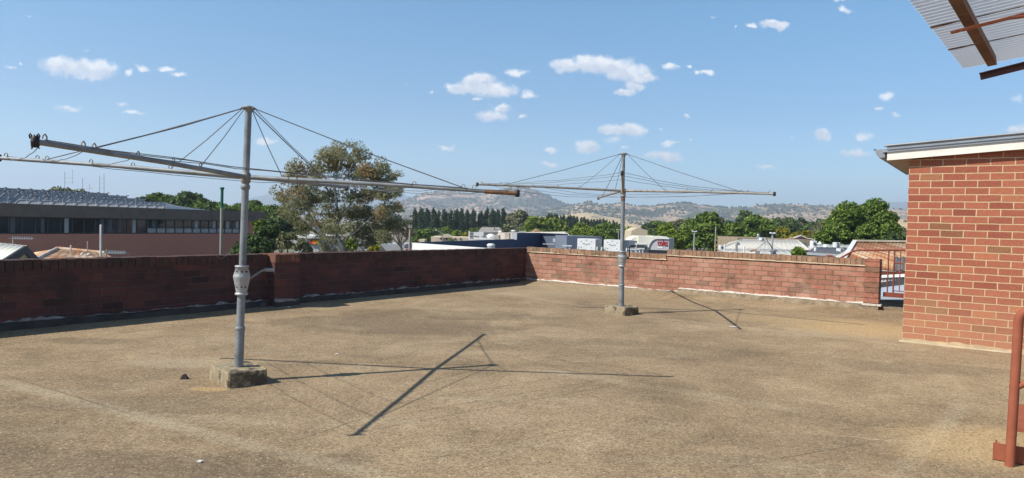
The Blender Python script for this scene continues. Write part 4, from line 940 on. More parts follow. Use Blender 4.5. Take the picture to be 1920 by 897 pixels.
# poplars: two built, the rest copies
rs = np.random.RandomState(9); pops = []
for k in range(3):
    mk = crown_poplar(rs, 22.0, 2.35 + .25 * k, 55, .42); t_ = tree('poplar', mk, G_pop, Vector((0, 0, GROUND)), 'dark slender poplar in the row standing below the dry hills', 'tree', 'poplars in a row below the hills', trunk_mb(15, .3, 3, rs, .06)); pops.append(t_)
px_ = [(777, 391), (789, 389), (800, 391), (812, 390), (822, 395), (832, 393), (844, 394), (855, 392), (864, 392), (875, 393), (887, 392), (901, 396), (912, 390), (923, 392), (932, 394), (943, 390), (954, 402)]
for i, (x, y) in enumerate(px_):
    Y = 330 + rs.uniform(-12, 12); src = pops[i % 3]; o = src if i < 3 else copy_tree(src); f = foot(x, Y); o.location = f
    h = (at(x, y, Y).z - GROUND) / 22.0; o.scale = (h * rs.uniform(.85, 1.15),) * 2 + (h * 1.02,); o.rotation_euler.z = rs.uniform(0, 6)
    if i == 11: pass
for i in range(22):                                    # second, farther belt of poplars
    x = 1026 + i * 6.2 + rs.uniform(-1.5, 1.5); y = 399 + i * .75 + rs.uniform(-2, 2); Y = 420 + rs.uniform(-12, 12); o = copy_tree(pops[i % 3]); f = foot(x, Y); o.location = f; h = (at(x, y, Y).z - GROUND) / 22.0
    o.scale = (h * rs.uniform(.85, 1.1),) * 2 + (h,); o.rotation_euler.z = rs.uniform(0, 6); o['label'] = 'dark poplar in the farther dense belt left of the farther hoist mast'; o['group'] = 'poplars in the farther belt'
# belts of broadleaf trees that close the view behind the roofs
protos = []
for k, (m_, nm) in enumerate(((G_dark, 'dark'), (G_mid, 'green'), (G_olive, 'olive'))):
    rs = np.random.RandomState(60 + k); mk = crown_round(rs, 9.5, 5.2, 4.6, 1.9, 26, 80.0, .40); protos.append(tree('broadleaf_tree', mk, m_, Vector((0, 0, GROUND)), 'x', 'tree', None, trunk_mb(9, .35, 4, rs, .3)))
TOP = 14.1
def belt(spots, label, group, kinds, first=False):
    rs = np.random.RandomState(len(spots) * 7 + int(spots[0][0]))
    for i, (x, y, Y) in enumerate(spots):
        src = protos[kinds[i % len(kinds)]]; used = src.get('_used', 0); o = copy_tree(src) if used else src; src['_used'] = 1
        if '_used' in o and o is not src: del o['_used']
        f = foot(x, Y); o.location = f; h = (at(x, y, Y).z - GROUND) / TOP; s_ = h * rs.uniform(.85, 1.25); o.scale = (s_, s_, h); o.rotation_euler.z = rs.uniform(0, 6); o['label'] = label; o['group'] = group
L1 = [(268, 366, 150), (284, 362, 155), (300, 358, 160), (318, 362, 150), (332, 357, 158), (350, 354, 150), (362, 358, 155), (378, 372, 150), (396, 374, 148), (410, 376, 150), (432, 374, 150), (448, 378, 155), (478, 372, 140), (492, 374, 138), (512, 382, 132), (528, 388, 130)]
belt(L1, 'dark green tree in the belt behind the long office roof', 'trees behind the office roof', [0, 1, 0])
L2 = [(55, 358, 190), (105, 352, 185), (150, 356, 200), (10, 360, 200), (170, 362, 200)]
belt(L2, 'grey green treetop showing over the solar collectors', 'treetops over the solar collectors', [2])
rs = np.random.RandomState(5)
L3 = [(x + rs.uniform(-4, 4), 424 + rs.uniform(-6, 5), 300 + rs.uniform(-40, 60)) for x in range(560, 800, 16)] + [(x + rs.uniform(-4, 4), 428 + rs.uniform(-4, 4), 270 + rs.uniform(-30, 30)) for x in range(772, 1240, 17)]
belt(L3, 'tree in the green belt below the hills in the middle of the view', 'trees in the middle belt', [1, 0, 1, 2])
L6 = [(x + rs.uniform(-3, 3), 414 + rs.uniform(-4, 4), 380 + rs.uniform(-20, 20)) for x in range(768, 1000, 13)]
belt(L6, 'dark tree low in the belt just behind the poplar row', 'trees behind the poplar row', [0])
L4 = [(x + rs.uniform(-5, 5), 409 + rs.uniform(-6, 8), 260 + rs.uniform(-30, 60)) for x in range(1225, 1560, 17)]
belt(L4, 'tree in the green belt behind the pale roofs on the right', 'trees in the right belt', [0, 1, 0, 2])
L5 = [(1650, 430, 200), (1690, 426, 260), (1712, 428, 220)]
belt(L5, 'olive treetop right of the largest round tree', 'treetops near the brick room', [2])
for o in protos:
    if '_used' in o: del o['_used']
# ------------------------------------------------------------------ long brick office building on the left
FL = at(-70, 400, 57); FRt = at(498, 400, 86); FL.z = FRt.z = 0
fdir = (FRt - FL).normalized(); fback = Vector((-fdir.y, fdir.x, 0)); LEN = (FRt - FL).length
def F_(t, off=0.0, z=0.0): p = FL + fdir * t + fback * off; p.z = z; return p
def t_of(px, off=0.0):
    lo, hi = -20, LEN + 20
    for _ in range(50):
        m_ = (lo + hi) / 2; p = F_(m_, off, 1) - O; x = W / 2 + FPX * p.dot(RT) / p.dot(fw); lo, hi = (m_, hi) if x < px else (lo, m_)
    return lo
office = thing('office_building', F_(LEN / 2, 8, GROUND), 'long low brick office building with dark fascia and window band on the left', 'building')
dkf = mat('dark_fascia', (.15, .122, .105), .7, .1, 1.5); brk = brick_mat('office_brick', [(0, (.54, .225, .165)), (.5, (.60, .26, .19)), (1, (.56, .24, .175))], (.50, .31, .24), mw=.010, bump=.2)
b = MB(); b.wall(F_(0), F_(LEN), 16, .62, 1.72); b.build('fascia', dkf, office)
b = MB(); tb_ = t_of(470, .9); b.wall(F_(0, .25), F_(tb_, .25), 15, -3.25, -.88); b.build('brick_band', brk, office)
b = MB(); b.wall(F_(0, 1.3), F_(tb_ - .2, 1.3), 13, GROUND, .62); b.build('inner_wall', mat('office_recess', (.05, .05, .055), .8), office)
b = MB(); b.wall(F_(t_of(452, .35), .35), F_(tb_ - .1, .35), 14, -.88, .62); b.build('end_wall', brk, office)
wframe = mat('window_frame', (.06, .065, .07), .5); gl = mat('office_glass', (.025, .032, .042), .08, .3, .6, spec=.5); bld = mat('window_blind', (.34, .36, .38), .7, .12, 2)
wn = 26; tw0, tw1 = 0.3, t_of(449, .4)
rw = random.Random(6)
for i in range(wn):
    a, c = tw0 + (tw1 - tw0) * i / wn, tw0 + (tw1 - tw0) * (i + 1) / wn
    b = MB(); b.wall(F_(a, .36), F_(a + .09, .36), .12, -.86, .60); b.wall(F_(a + .09, .36), F_(c, .36), .12, -.86, -.79); b.wall(F_(a + .09, .36), F_(c, .36), .12, .54, .60)
    low = i > wn * .55
    if low: b.wall(F_(a + .09, .37), F_(c, .37), .10, -.32, -.27)
    w_ = b.build('window', wframe, office); b = MB(); b.wall(F_(a + .09, .42), F_(c, .42), .03, -.79, .54); b.build('pane', gl, w_)
    if low: b = MB(); b.wall(F_(a + .14, .395), F_(c - .03, .395), .015, -.78, -.34); b.build('blind', bld, w_)
    if rw.random() < .45: b = MB(); q = rw.uniform(.1, .5) * (c - a); b.wall(F_(a + .1 + q, .40), F_(a + .1 + q + (c - a) * rw.uniform(.25, .4), .40), .012, -.26 if low else -.78, .53); b.build('blind', bld if rw.random() < .4 else mat('blind_dark', (.09, .10, .115), .7), w_)
b = MB(); dk_s = GROUND
ta = t_of(305, 2.5); tz = t_of(392, 2.5); pts = []
for i in range(9): x_ = i / 8; pts.append((ta + (tz - ta) * x_, 1.74 + .62 * (1 - x_) ** 1.6))
bot = [F_(t, 2.5, 1.70) for t, z in pts]; vs = []
b.add([F_(t, 2.2, z) for t, z in pts] + [F_(t, 8, z) for t, z in pts] + [F_(t, 2.2, 1.70) for t, z in pts], [(i, i + 1, 10 + i, 9 + i) for i in range(8)] + [(18 + i, 19 + i, i + 1, i) for i in range(8)]); b.build('roof_hood', mat('white_roof_sheet', (.86, .86, .84), .7, .04, 1), office)
# solar collectors, seen from behind
sol_b = mat('collector_back', (.33, .335, .34), .9, .08, 1, spec=.1); sol_f = mat('collector_glass', (.05, .07, .10), .15, .2, 1, spec=.5); strut_m = mat('collector_frame', (.52, .53, .54), .9, .1, spec=.05)
def collector(t0, t1, off, z0, z1, lean, lab, grp):
    root = thing('solar_collector', F_((t0 + t1) / 2, off, z0), lab, 'solar panel', grp)
    b = MB(); sk = (t1 - t0) * 1.15; n_ = 5; up = [F_(t0 + sk, off + lean, z1), F_(t1 + sk, off + lean, z1)]; lo = [F_(t0, off, z0), F_(t1, off, z0)]
    va = [lo[0].lerp(up[0], k / n_) + fback * (.12 * math.sin(math.pi * k / n_)) for k in range(n_ + 1)]; vb = [lo[1].lerp(up[1], k / n_) + fback * (.12 * math.sin(math.pi * k / n_)) for k in range(n_ + 1)]
    bk = [v + fback * .08 for v in va + vb]; k_ = n_ + 1
    b.add(va + vb + bk, [(i, k_ + i, k_ + i + 1, i + 1) for i in range(n_)] + [(2 * k_ + i, 2 * k_ + i + 1, 3 * k_ + i + 1, 3 * k_ + i) for i in range(n_)] + [(n_, k_ + n_, 3 * k_ + n_, 2 * k_ + n_), (0, 2 * k_, 3 * k_, k_)]); b.build('panel', sol_b, root)
    b = MB(); b.tube([va[0] - fback * .03, va[n_ // 2] - fback * .03, va[-1] - fback * .03], .026, 6); b.build('frame', strut_m, root)
    b = MB(); m_ = va[-1].lerp(vb[-1], .25); b.tube([m_ - fback * .05, Vector((m_.x, m_.y, z0)) - fback * .75 + fdir * -.5], .011, 6); b.build('strut', strut_m, root)
    b = MB(); b.box(vb[-1] + Vector((0, 0, .04)), (.20), .12, .07, fdir, fback); b.build('header', mat('header_dark', (.06, .065, .07), .6), root)
    return root
for row, (x0, x1, off, z0, z1, n_) in enumerate(((27, 307, 1.6, 1.74, 2.40, 14), (-40, 262, 4.2, 1.74, 2.74, 13), (-60, 226, 7.0, 1.9, 3.02, 12), (-60, 190, 10, 2.2, 3.28, 11))):
    lab = ('grey solar collector in the front row on the long office roof, seen from behind', 'solar collector in the second row on the long office roof', 'solar collector in the third row on the long office roof', 'solar collector in the rearmost row on the long office roof')[row]
    a, c = t_of(x0, off), t_of(x1, off)
    for i in range(n_): collector(a + (c - a) * i / n_, a + (c - a) * (i + 1) / n_ - .04, off, z0, z1, .7, lab, ('front', 'second', 'third', 'rearmost')[row] + ' row of solar collectors')
# masts with aerials
am = mat('aerial_grey', (.30, .31, .32), .6, .1, metal=.3)
def mast(px, yt, yb, Y, arms, lab, r0=.05):
    root = thing('aerial_mast', at(px, yb, Y), lab, 'aerial mast', 'aerial masts far behind the office'); b = MB(); b.tube([at(px, yb, Y), at(px, yt, Y)], r0, 6); b.build('pole', am, root)
    for dx0, dx1, dyy in arms: b = MB(); b.tube([at(px + dx0, yb + dyy, Y), at(px + dx1, yb + dyy, Y)], r0 * .5, 5); b.build('crossarm', am, root)
mast(121.5, 322, 362, 160, [(0, 18, -20), (0, 16, -28)], 'tall thin aerial mast leftmost above the solar collectors'); mast(136, 318, 345, 160, [(-3, 3, -22)], 'thin mast beside the leftmost aerial mast', .03)
mast(155, 334, 362, 160, [(0, 22, -8)], 'short aerial mast with a long sideways rod'); mast(168, 345, 362, 160, [(-6, 6, -9)], 'shortest aerial on the office skyline', .03)
mast(187, 330, 364, 160, [(-2, 3, -10)], 'left of the close pair of aerial masts'); mast(195, 326, 366, 160, [(-4, 2, -22), (-4, 1, -30), (-4, 2, -14)], 'right of the close pair of aerial masts, with short rungs')

# ------------------------------------------------------------------ neighbours just over the left parapet
def corr_roof(name, corners, m_, parent, pitch=.30, amp=.03):
    """corrugated roof plane; corners: eave left, eave right, ridge right, ridge left; waves run eave to ridge"""
    a, b_, c, d = [Vector(p) for p in corners]; n = (b_ - a).cross(d - a).normalized(); n = n if n.z > 0 else -n
    L = max((b_ - a).length, (c - d).length); k = max(4, int(L / pitch * 4)); vs = []; fs = []
    for i in range(k + 1):
        t_ = i / k; o_ = n * (amp * math.sin(2 * math.pi * i / 4) if pitch > .2 else amp * math.sin(2 * math.pi * i / 4)); vs += [a.lerp(b_, t_) + o_, d.lerp(c, t_) + o_]
    lo = [v - n * .03 for v in vs]; m0 = len(vs)
    for i in range(k): fs += [(2 * i, 2 * i + 2, 2 * i + 3, 2 * i + 1), (m0 + 2 * i, m0 + 2 * i + 1, m0 + 2 * i + 3, m0 + 2 * i + 2), (2 * i, m0 + 2 * i, m0 + 2 * i + 2, 2 * i + 2), (2 * i + 1, 2 * i + 3, m0 + 2 * i + 3, m0 + 2 * i + 1)]
    mb = MB(); mb.add(vs + lo, fs, True); return mb.build(name, m_, parent)
offw = mat('offwhite_roof', (.68, .66, .58), 1.0, .08, .8, spec=0.0, second=(.60, .58, .52), sec=(.5, .7), ss_=2); dark_t = mat('dark_barge', (.045, .048, .055), .7)
h1 = thing('gable_house', at(30, 495, 17) + Vector((0, 1.5, GROUND - at(30, 495, 17).z)), 'house with an off-white sheet roof and dark gable barge at the left edge', 'house')
ap = at(50, 461, 16.5); rl = at(-60, 449, 17.5); el = at(4, 490, 14.5); ell = at(-110, 480, 15.2); er = at(82, 493, 18.5)
corr_roof('roof', [ell, el, ap, rl], offw, h1, .2, .006)
bk2 = er + (rl - ap); corr_roof('rear_roof', [er, bk2, rl, ap], offw, h1, .2, .006)
b = MB(); b.bar(el + Vector((0, -.05, -.09)), ap + Vector((0, -.05, -.09)), .05, .18); b.bar(ap + Vector((0, -.05, -.09)), er + Vector((0, -.05, -.09)), .05, .18); b.build('barge', dark_t, h1)
dn = Vector((0, 0, -.2)); g1, g2, g3 = el + dn + (ap - el) * .1, er + dn + (ap - er) * .1, ap + dn * 1.4; inn = (rl - ap).normalized() * .3
b = MB(); tri = [g1 + inn, g2 + inn, g3 + inn]; b.poly(tri, .1); b.build('gable', mat('gable_board', (.40, .38, .35), .8, .08, 3), h1)
b = MB(); w1, w2 = g1 + inn, g2 + inn; b.wall(w1, w2, 6, GROUND, min(w1.z, w2.z) - .02); b.build('wall', mat('house_wall', (.35, .33, .30), .9), h1)
def tv_aerial(base, top, px0, px1, py, Y, n_, lab):
    root = thing('tv_aerial', base, lab, 'aerial'); b = MB(); b.tube([base, top], .013, 6); b.build('pole', am, root)
    b = MB(); p, q = at(px0, py, Y), at(px1, py + 1, Y); b.tube([p, q], .010, 5)
    for i in range(n_):
        c = p.lerp(q, (i + .5) / n_); b.tube([c + Vector((0, -.16, 0)), c + Vector((0, .16, 0))], .008, 4); b.tube([c + Vector((0, 0, -.03)), c + Vector((0, 0, .05))], .01, 4)
    b.build('boom', am, root)
tv_aerial(at(24, 458, 17), at(24, 445, 17), 22, 62, 447, 17, 9, 'tv aerial with a row of short rods over the off-white roof at the left edge')
rust_m = mat('rust_roof', (.42, .215, .11), .85, .3, 1.6, spec=.1, second=(.60, .47, .34), sec=(.46, .60), ss_=1.1, bump=.2)
h2 = thing('rust_roof_house', at(140, 500, 22) + Vector((0, 1, GROUND - at(140, 500, 22).z)), 'house with a rusty orange and buff hipped roof just over the left parapet', 'house')
a1, a2 = at(107, 467.5, 22), at(196, 476, 22); e1, e2 = at(52, 496, 18.5), at(240, 497, 19.8); e0 = at(40, 478, 26)
corr_roof('roof', [e1, e2, a2, a1], rust_m, h2, .25, .008); b = MB(); b.tube([a1 + Vector((0, 0, .03)), e1 + Vector((0, 0, .03))], .045, 8); b.build('hip_cap', mat('hip_cap', (.55, .50, .44), .7), h2)
b = MB(); b.tube([a1 + Vector((0, 0, .02)), a2 + Vector((0, 0, .02))], .06, 8); b.build('ridge_cap', rust_m, h2)
corr_roof('hip_roof', [e0, e1, a1, a1 + Vector((-.05, .05, 0))], rust_m, h2, .25, .012)
b = MB(); b.wall(e1 + Vector((.4, .5, 0)), e2 + Vector((-.2, .4, 0)), 6, GROUND, min(e1.z, e2.z) - .02); b.build('wall', mat('house_wall', (.35, .33, .30), .9), h2)
b = MB(); r = random.Random(3)
for x, y, w, h in ((155, 476, 9, 5), (167, 476.5, 8, 4), (160, 478, 8, 3)):
    c = at(x, y, 21.2); b.lathe(c - Vector((0, 0, h * 21 / FPX * .6)), [(w * 21 / FPX * .45, 0), (w * 21 / FPX * .55, h * 21 / FPX * .4), (w * 21 / FPX * .2, h * 21 / FPX)], 7)
tag(b.build('pale_bags', mat('pale_bag', (.55, .50, .42), .9, .15, 8)), 'pale sagging bags on the rusty roof over the left parapet', 'bag')
def pipe(px, yt, yb, Y, r0, m_, lab, name='vent_pipe'):
    b = MB(); q = at(px, yb, Y); t_ = at(px + .3, yt, Y); b.tube([q, t_ - Vector((0, 0, r0))], r0, 10); b.lathe(t_ - Vector((0, 0, r0)), [(r0, 0), (r0 * .9, r0 * .6), (r0 * .4, r0)], 10); return tag(b.build(name, m_), lab, 'pipe')
whp = mat('white_pipe', (.62, .61, .58), .5, .08, 4)
pipe(189, 421.5, 489, 12, .0155 * 1.15, whp, 'tall white vent pipe standing just behind the left parapet'); pipe(132.5, 460, 473, 21.5, .022, whp, 'short white vent stub on the rusty roof'); pipe(164, 453, 478, 21.5, .016, mat('pinkish_pipe', (.42, .34, .31), .6), 'thin pinkish vent pipe on the rusty roof')
tv_aerial(at(199, 484, 14), at(200, 468, 14), 202, 236, 474.5, 14, 12, 'tv aerial lying low along the left parapet beside the white vent pipe')
# green-capped pole
gp_ = thing('steel_pole', at(414, 500, 11.6), 'slim weathered steel pole with a green painted top behind the left parapet', 'pole')
b = MB(); pb_ = at(413.5, 520, 11.6); pt_ = at(416.5, 353, 11.6); pm_ = pb_.lerp(pt_, .78); b.tube([Vector((pb_.x, pb_.y, -1.5)), pb_, pm_], .0235, 12); b.build('shaft', mat('pole_grey_brown', (.26, .25, .21), .6, .15, 6), gp_)
grn = mat('green_enamel', (.02, .13, .095), .5, .1, 5); b = MB(); b.tube([pm_, pt_], .0235, 12); b.lathe(pt_ - Vector((0, 0, .025)), [(.024, 0), (.034, .012), (.036, .03), (.02, .04)], 12); b.build('green_top', grn, gp_)
wl_ = MB(); wp = [onp(405 + 1.1 * k, 479 + 6.0 * math.sin(math.pi * k / 18), nL, DL - .012) for k in range(19)]; wl_.tube(wp, .004, 5); tag(wl_.build('wire_loop', mat('bare_wire', (.22, .20, .18), .6)), 'thin wire drooping from the coping of the left parapet below the green-topped pole', 'wire')
# ------------------------------------------------------------------ shops in the middle distance
navy = mat('shaded_blue_grey_cladding', (.030, .048, .095), .6, .06, .5); slate = mat('slate_cladding', (.10, .125, .17), .6, .06, .5); slate2 = mat('pale_slate_cladding', (.17, .195, .24), .6, .06, .5)  # navy and slate: shaded and sunlit copies of one blue-grey paint
white_w = mat('white_cladding', (.66, .65, .62), .6, .06, .6); cream = mat('cream_roof_sheet', (.58, .50, .40), .6, .08, .5); unit_w = mat('unit_white', (.66, .67, .66), .5, .05, 2); unit_g = mat('unit_grey', (.30, .32, .34), .5, .1, 2)
def flat(p): return Vector((p.x, p.y, 0))
shop = thing('flat_roofed_shop', flat(at(950, 450, 62)) + Vector((0, 0, GROUND)), 'flat-roofed shop with navy parapet wall and white front beyond the roof corner', 'building')
na, nb, nc, nd_, ne = at(783, 455, 48), at(966, 448.5, 66), at(1016, 437, 71), at(1062, 437.5, 69), at(1126, 445, 66)
zt1 = na.z; zt2 = nc.z
b = MB(); b.wall(na, nb, .25, -3.5, (na.z + nb.z) / 2); b.build('low_navy_wall', navy, shop)
b = MB(); b.wall(nb, nc, .25, -3.5, zt2); b.build('high_navy_wall', navy, shop)
b = MB(); b.wall(nc, nd_, .3, GROUND, zt2 - .01); b.build('slate_wall', slate, shop)
b = MB(); b.wall(nd_, ne, .3, GROUND, ne.z + .05); b.build('pale_slate_wall', slate2, shop)
b = MB(); b.bar(nc + Vector((0, -.05, .03)), nd_ + Vector((0, -.05, .03)), .5, .06); b.build('parapet_trim', white_w, shop); b = MB(); b.box(nb + Vector((-.1, -.1, (zt2 - nb.z) / 2)), .5, .45, zt2 - nb.z + .1); b.build('parapet_end', white_w, shop)
wa, wb = at(773, 455.5, 47.5), at(1000, 472, 37); b = MB(); wz = wa.z
n_ = Vector((-(wb - wa).y, (wb - wa).x, 0)).normalized()
b.hexa([Vector((wa.x, wa.y, GROUND)), Vector((wb.x, wb.y, GROUND)), Vector((wb.x, wb.y, GROUND)) + n_ * .2, Vector((wa.x, wa.y, GROUND)) + n_ * .2], [wa, at(921, 465.5, 40.2) if 0 else wb, (wb) + n_ * .2, wa + n_ * .2]); b.build('white_wall', white_w, shop)
b = MB(); qa, qb = at(810, 463, 45.6), at(930, 468, 39.8); b.bar(qa - n_ * .03, qb - n_ * .03, .05, .08); b.build('wall_trim', mat('trim_dark', (.12, .12, .12), .7), shop)
b = MB(); b.add([flat(na) + Vector((0, 0, -2.6)), flat(wb) + Vector((0, 0, -2.6)), flat(ne) + Vector((0, 0, -2.6)), flat(nc) + Vector((0, 0, -2.6))], [(0, 1, 2, 3)]); b.build('lower_roof', slate2, shop)
b = MB(); c = at(1040, 451, 68.9); b.box(c, .32, .18, .34); d2 = at(1015, 457, 69.6); b.tube([c - Vector((0, 0, .15)), c - Vector((0, 0, .38)), at(1018, 458, 69.2)], .03, 6); b.build('wall_light', unit_w, shop)
vt = thing('roof_ventilator', at(920.5, 468, 33), 'round silver roof ventilator just over the corner of the roof walls', 'ventilator'); b = MB(); rv = 7.4 / FPX * 33; hv_ = at(920.5, 457, 33).z - at(920.5, 468, 33).z
b.lathe(at(920.5, 468, 33) - Vector((0, 0, .5)), [(rv, 0), (rv, hv_ + .40)], 20); b.build('drum', mat('ventilator_zinc', (.48, .49, .50), .4, .2, 4, metal=.5), vt)
b = MB(); b.lathe(at(920.5, 468, 33) + Vector((0, 0, hv_ - .10)), [(rv * 1.05, 0), (rv * 1.05, .05), (rv * .6, .10)], 20); b.build('cap', white_w, vt)
# plant platform and roofs behind the navy wall
YP = 78
def blk(name, x0, x1, yt, yb, Y, dep, m_, lab=None, cat='building', parent=None, skew=0.0, down=None):
    p, q = at(x0, yb, Y), at(x1, yb, Y + skew); b = MB(); z1 = (at(x0, yt, Y).z + at(x1, yt, Y + skew).z) / 2; z0 = min(p.z, q.z) if down is None else down; b.wall(p, q, dep, z0, z1)
    o = b.build(name, m_, parent); return tag(o, lab, cat) if lab else o
plat = thing('plant_platform', at(900, 450, YP), 'white-railed rooftop plant platform with slatted screen behind the navy parapet', 'platform')
blk('deck', 878, 966, 449.3, 452, YP - 1, 6, white_w, parent=plat); blk('post', 878, 880.5, 433.5, 450, YP, .2, white_w, parent=plat); blk('screen', 881, 888, 435, 449, YP + .3, .2, mat('screen_dark', (.06, .06, .062), .7), parent=plat); blk('support', 884, 962, 452, 470, YP + .5, 5, slate, parent=plat, down=GROUND)
for k in range(5): blk('rail', 880.5, 890, 436 + 3 * k, 436.6 + 3 * k, YP - .02, .05, white_w, parent=plat)
def plant(name, x0, x1, yt, yb, Y, lab, kind):
    root = thing(name, flat(at((x0 + x1) / 2, yb, Y)) + Vector((0, 0, at(x0, yb, Y).z)), lab, 'rooftop plant')
    if kind == 'legs':
        blk('case', x0, x1, yt, yt + (yb - yt) * .55, Y, 1.2, unit_w, parent=root)
        for x in (x0, (x0 + x1) / 2, x1 - 1.2): blk('leg', x, x + 1.2, yt + (yb - yt) * .56, yb, Y + .1, .15, unit_w, parent=root)
    elif kind == 'box':
        blk('case', x0, x1 - (x1 - x0) * .2, yt, yb, Y, 1.2, cream, parent=root); blk('side', x1 - (x1 - x0) * .195, x1, yt + .4, yb, Y + .15, 1.0, unit_g, parent=root)
    elif kind == 'drum':
        b = MB(); p, q = at(x0, (yt + yb) / 2, Y), at(x1, (yt + yb) / 2, Y); b.tube([p, q], (yb - yt) / 2 / FPX * Y, 14); b.build('drum', unit_g, root); blk('cradle', x0 + 2, x1 - 2, yb - 1, yb + 2, Y, .5, unit_g, parent=root)
    elif kind == 'dome':
        b = MB(); c = at((x0 + x1) / 2, yb, Y); rr = (x1 - x0) / 2 / FPX * Y; hh = (yb - yt) / FPX * Y; b.lathe(c, [(rr * .8, 0), (rr, hh * .3), (rr * .95, hh * .55), (rr * .5, hh * .9), (rr * .1, hh)], 14); b.build('hood', unit_w, root)
    return root
plant('rooftop_unit', 888, 906, 436, 447.5, YP - .5, 'white louvred unit standing on legs on the plant platform, next to the screen', 'legs'); plant('rooftop_unit', 911, 930, 438.5, 448, YP, 'rounded white fan hood in the middle of the plant platform', 'dome'); plant('rooftop_unit', 928, 938, 441, 449, YP - 1, 'small cream box unit on the plant platform', 'box')
plant('rooftop_unit', 946, 957, 437, 450, YP - .5, 'tall grey louvred duct box at the right of the plant platform', 'box'); plant('rooftop_unit', 973, 986, 434, 439, 92, 'grey duct drum lying on the cream roof', 'drum'); plant('rooftop_unit', 958, 967, 431.5, 434.5, 95, 'small cream vent hood on the cream roof', 'dome'); plant('rooftop_unit', 934, 942, 433, 437, 95, 'small white vent hood behind the plant platform', 'dome')
cr_ = thing('cream_roofed_store', flat(at(1000, 445, 90)) + Vector((0, 0, GROUND)), 'large store with a wide pale cream sheet roof behind the navy shop', 'building')
b = MB(); e = [at(925, 449, 80), at(1068, 440.5, 80), at(1060, 434.5, 104), at(935, 436.5, 104)]; b.poly(e, .15, Vector((0, 0, 1))); b.build('roof', cream, cr_); b = MB(); b.wall(e[0] + Vector((.3, .3, 0)), e[1] + Vector((-.3, .3, 0)), 22, GROUND, min(p.z for p in e) - .17); b.build('wall', slate2, cr_)
for x in (1000, 1006, 1014, 1018): blk('vent', x, x + 1.6, 437.5, 439.5, 88, .3, unit_g, parent=cr_)
hh_ = thing('hipped_house', flat(at(925, 440, 140)) + Vector((0, 0, GROUND)), 'house with a grey hipped roof and chimney in front of the poplars', 'house')
b = MB(); lo = [at(896, 436, 140), at(942, 436, 140), at(938, 433, 150), at(900, 433, 150)]; r1, r2 = at(903, 426.5, 145), at(936, 426.5, 145); b.add(lo + [r1, r2], [(0, 1, 5, 4), (1, 2, 5), (2, 3, 4, 5), (3, 0, 4)]); b.build('roof', mat('grey_tile_roof', (.27, .25, .23), .8, .15, 2), hh_); blk('wall', 898, 941, 436, 446, 140.5, 9, white_w, parent=hh_, down=GROUND); blk('chimney', 926, 928, 424, 434, 142, .5, mat('chimney_brick', (.22, .13, .10), .9), parent=hh_)
g_ = thing('gabled_shed', flat(at(1008, 437, 120)) + Vector((0, 0, GROUND)), 'small terracotta gable end poking over the cream roof', 'shed'); b = MB(); b.poly([at(997, 436, 118), at(1019, 436, 118), at(1007, 430, 118)], 5); b.build('gable', mat('terracotta', (.42, .25, .15), .8), g_); blk('wall', 998, 1018, 436, 446, 118, 5, cream, parent=g_, down=GROUND)
# pale buildings left of the platform
sv = thing('cream_shops', flat(at(830, 448, 120)) + Vector((0, 0, GROUND)), 'row of low cream shopfronts behind the sparse street tree', 'building'); blk('wall', 808, 880, 445, 456, 120, 8, mat('cream_render', (.58, .48, .36), .8, .1, .7), parent=sv, down=GROUND); b = MB(); b.poly([at(822, 446, 119), at(846, 446, 119), at(834, 439.5, 119)], 6); b.build('gable', mat('cream_render', (.58, .48, .36), .8), sv)
for x in (826, 836, 852, 862): blk('window', x, x + 3, 446.5, 450, 119.9, .05, mat('shop_window', (.10, .10, .11), .3), parent=sv)
blk('cream_box', 785, 796, 449.5, 454, 58, 1.5, mat('box_cream', (.62, .52, .34), .8, .08), 'small cream boxed skylight behind the white wall corner', 'skylight')
sl_ = thing('street_lamp', flat(at(830, 440, 100)) + Vector((0, 0, GROUND)), 'street lamp with a long slanting arm over the sparse street tree', 'street lamp'); b = MB(); b.tube([flat(at(830, 440, 100)) + Vector((0, 0, GROUND)), at(830, 438, 100), at(817, 431.5, 100)], .07, 7); b.build('pole', unit_g, sl_); b = MB(); b.bar(at(819, 432.5, 100), at(816, 431, 100), .25, .12); b.build('lamp_head', unit_w, sl_)
def power_pole(px, yt, Y, lab, arm=8, col_=(.34, .30, .26)):
    root = thing('power_pole', flat(at(px, yt, Y)) + Vector((0, 0, GROUND)), lab, 'power pole'); b = MB(); t_ = at(px - .3, yt, Y); b.tube([flat(t_) + Vector((0, 0, GROUND)), t_], [.16, .11] if arm else [.09, .06], 8); b.build('pole', mat('pole_timber' + str(col_[0]), col_, .9, .15, 2), root)
    if arm: b = MB(); z = t_ - Vector((0, 0, .25)); b.bar(z + Vector((-arm / 2 / FPX * Y, -.12, 0)), z + Vector((arm / 2 / FPX * Y, -.12, 0)), .1, .12); [b.tube([z + Vector((k * arm / 2.4 / FPX * Y, -.12, .05)), z + Vector((k * arm / 2.4 / FPX * Y, -.12, .25))], .04, 6) for k in (-1, 0, 1)]; b.build('crossarm', mat('crossarm_grey', (.40, .38, .35), .8), root)
    return root
power_pole(769.5, 422, 75, 'timber power pole with a crossarm at the left corner of the white wall', 7.5); power_pole(1520, 423, 88, 'dark thin pole behind the gabled brick front', 0, (.07, .055, .05)); power_pole(575, 428, 90, 'thin pale pole seen through the gum left of the orange sign', 0)
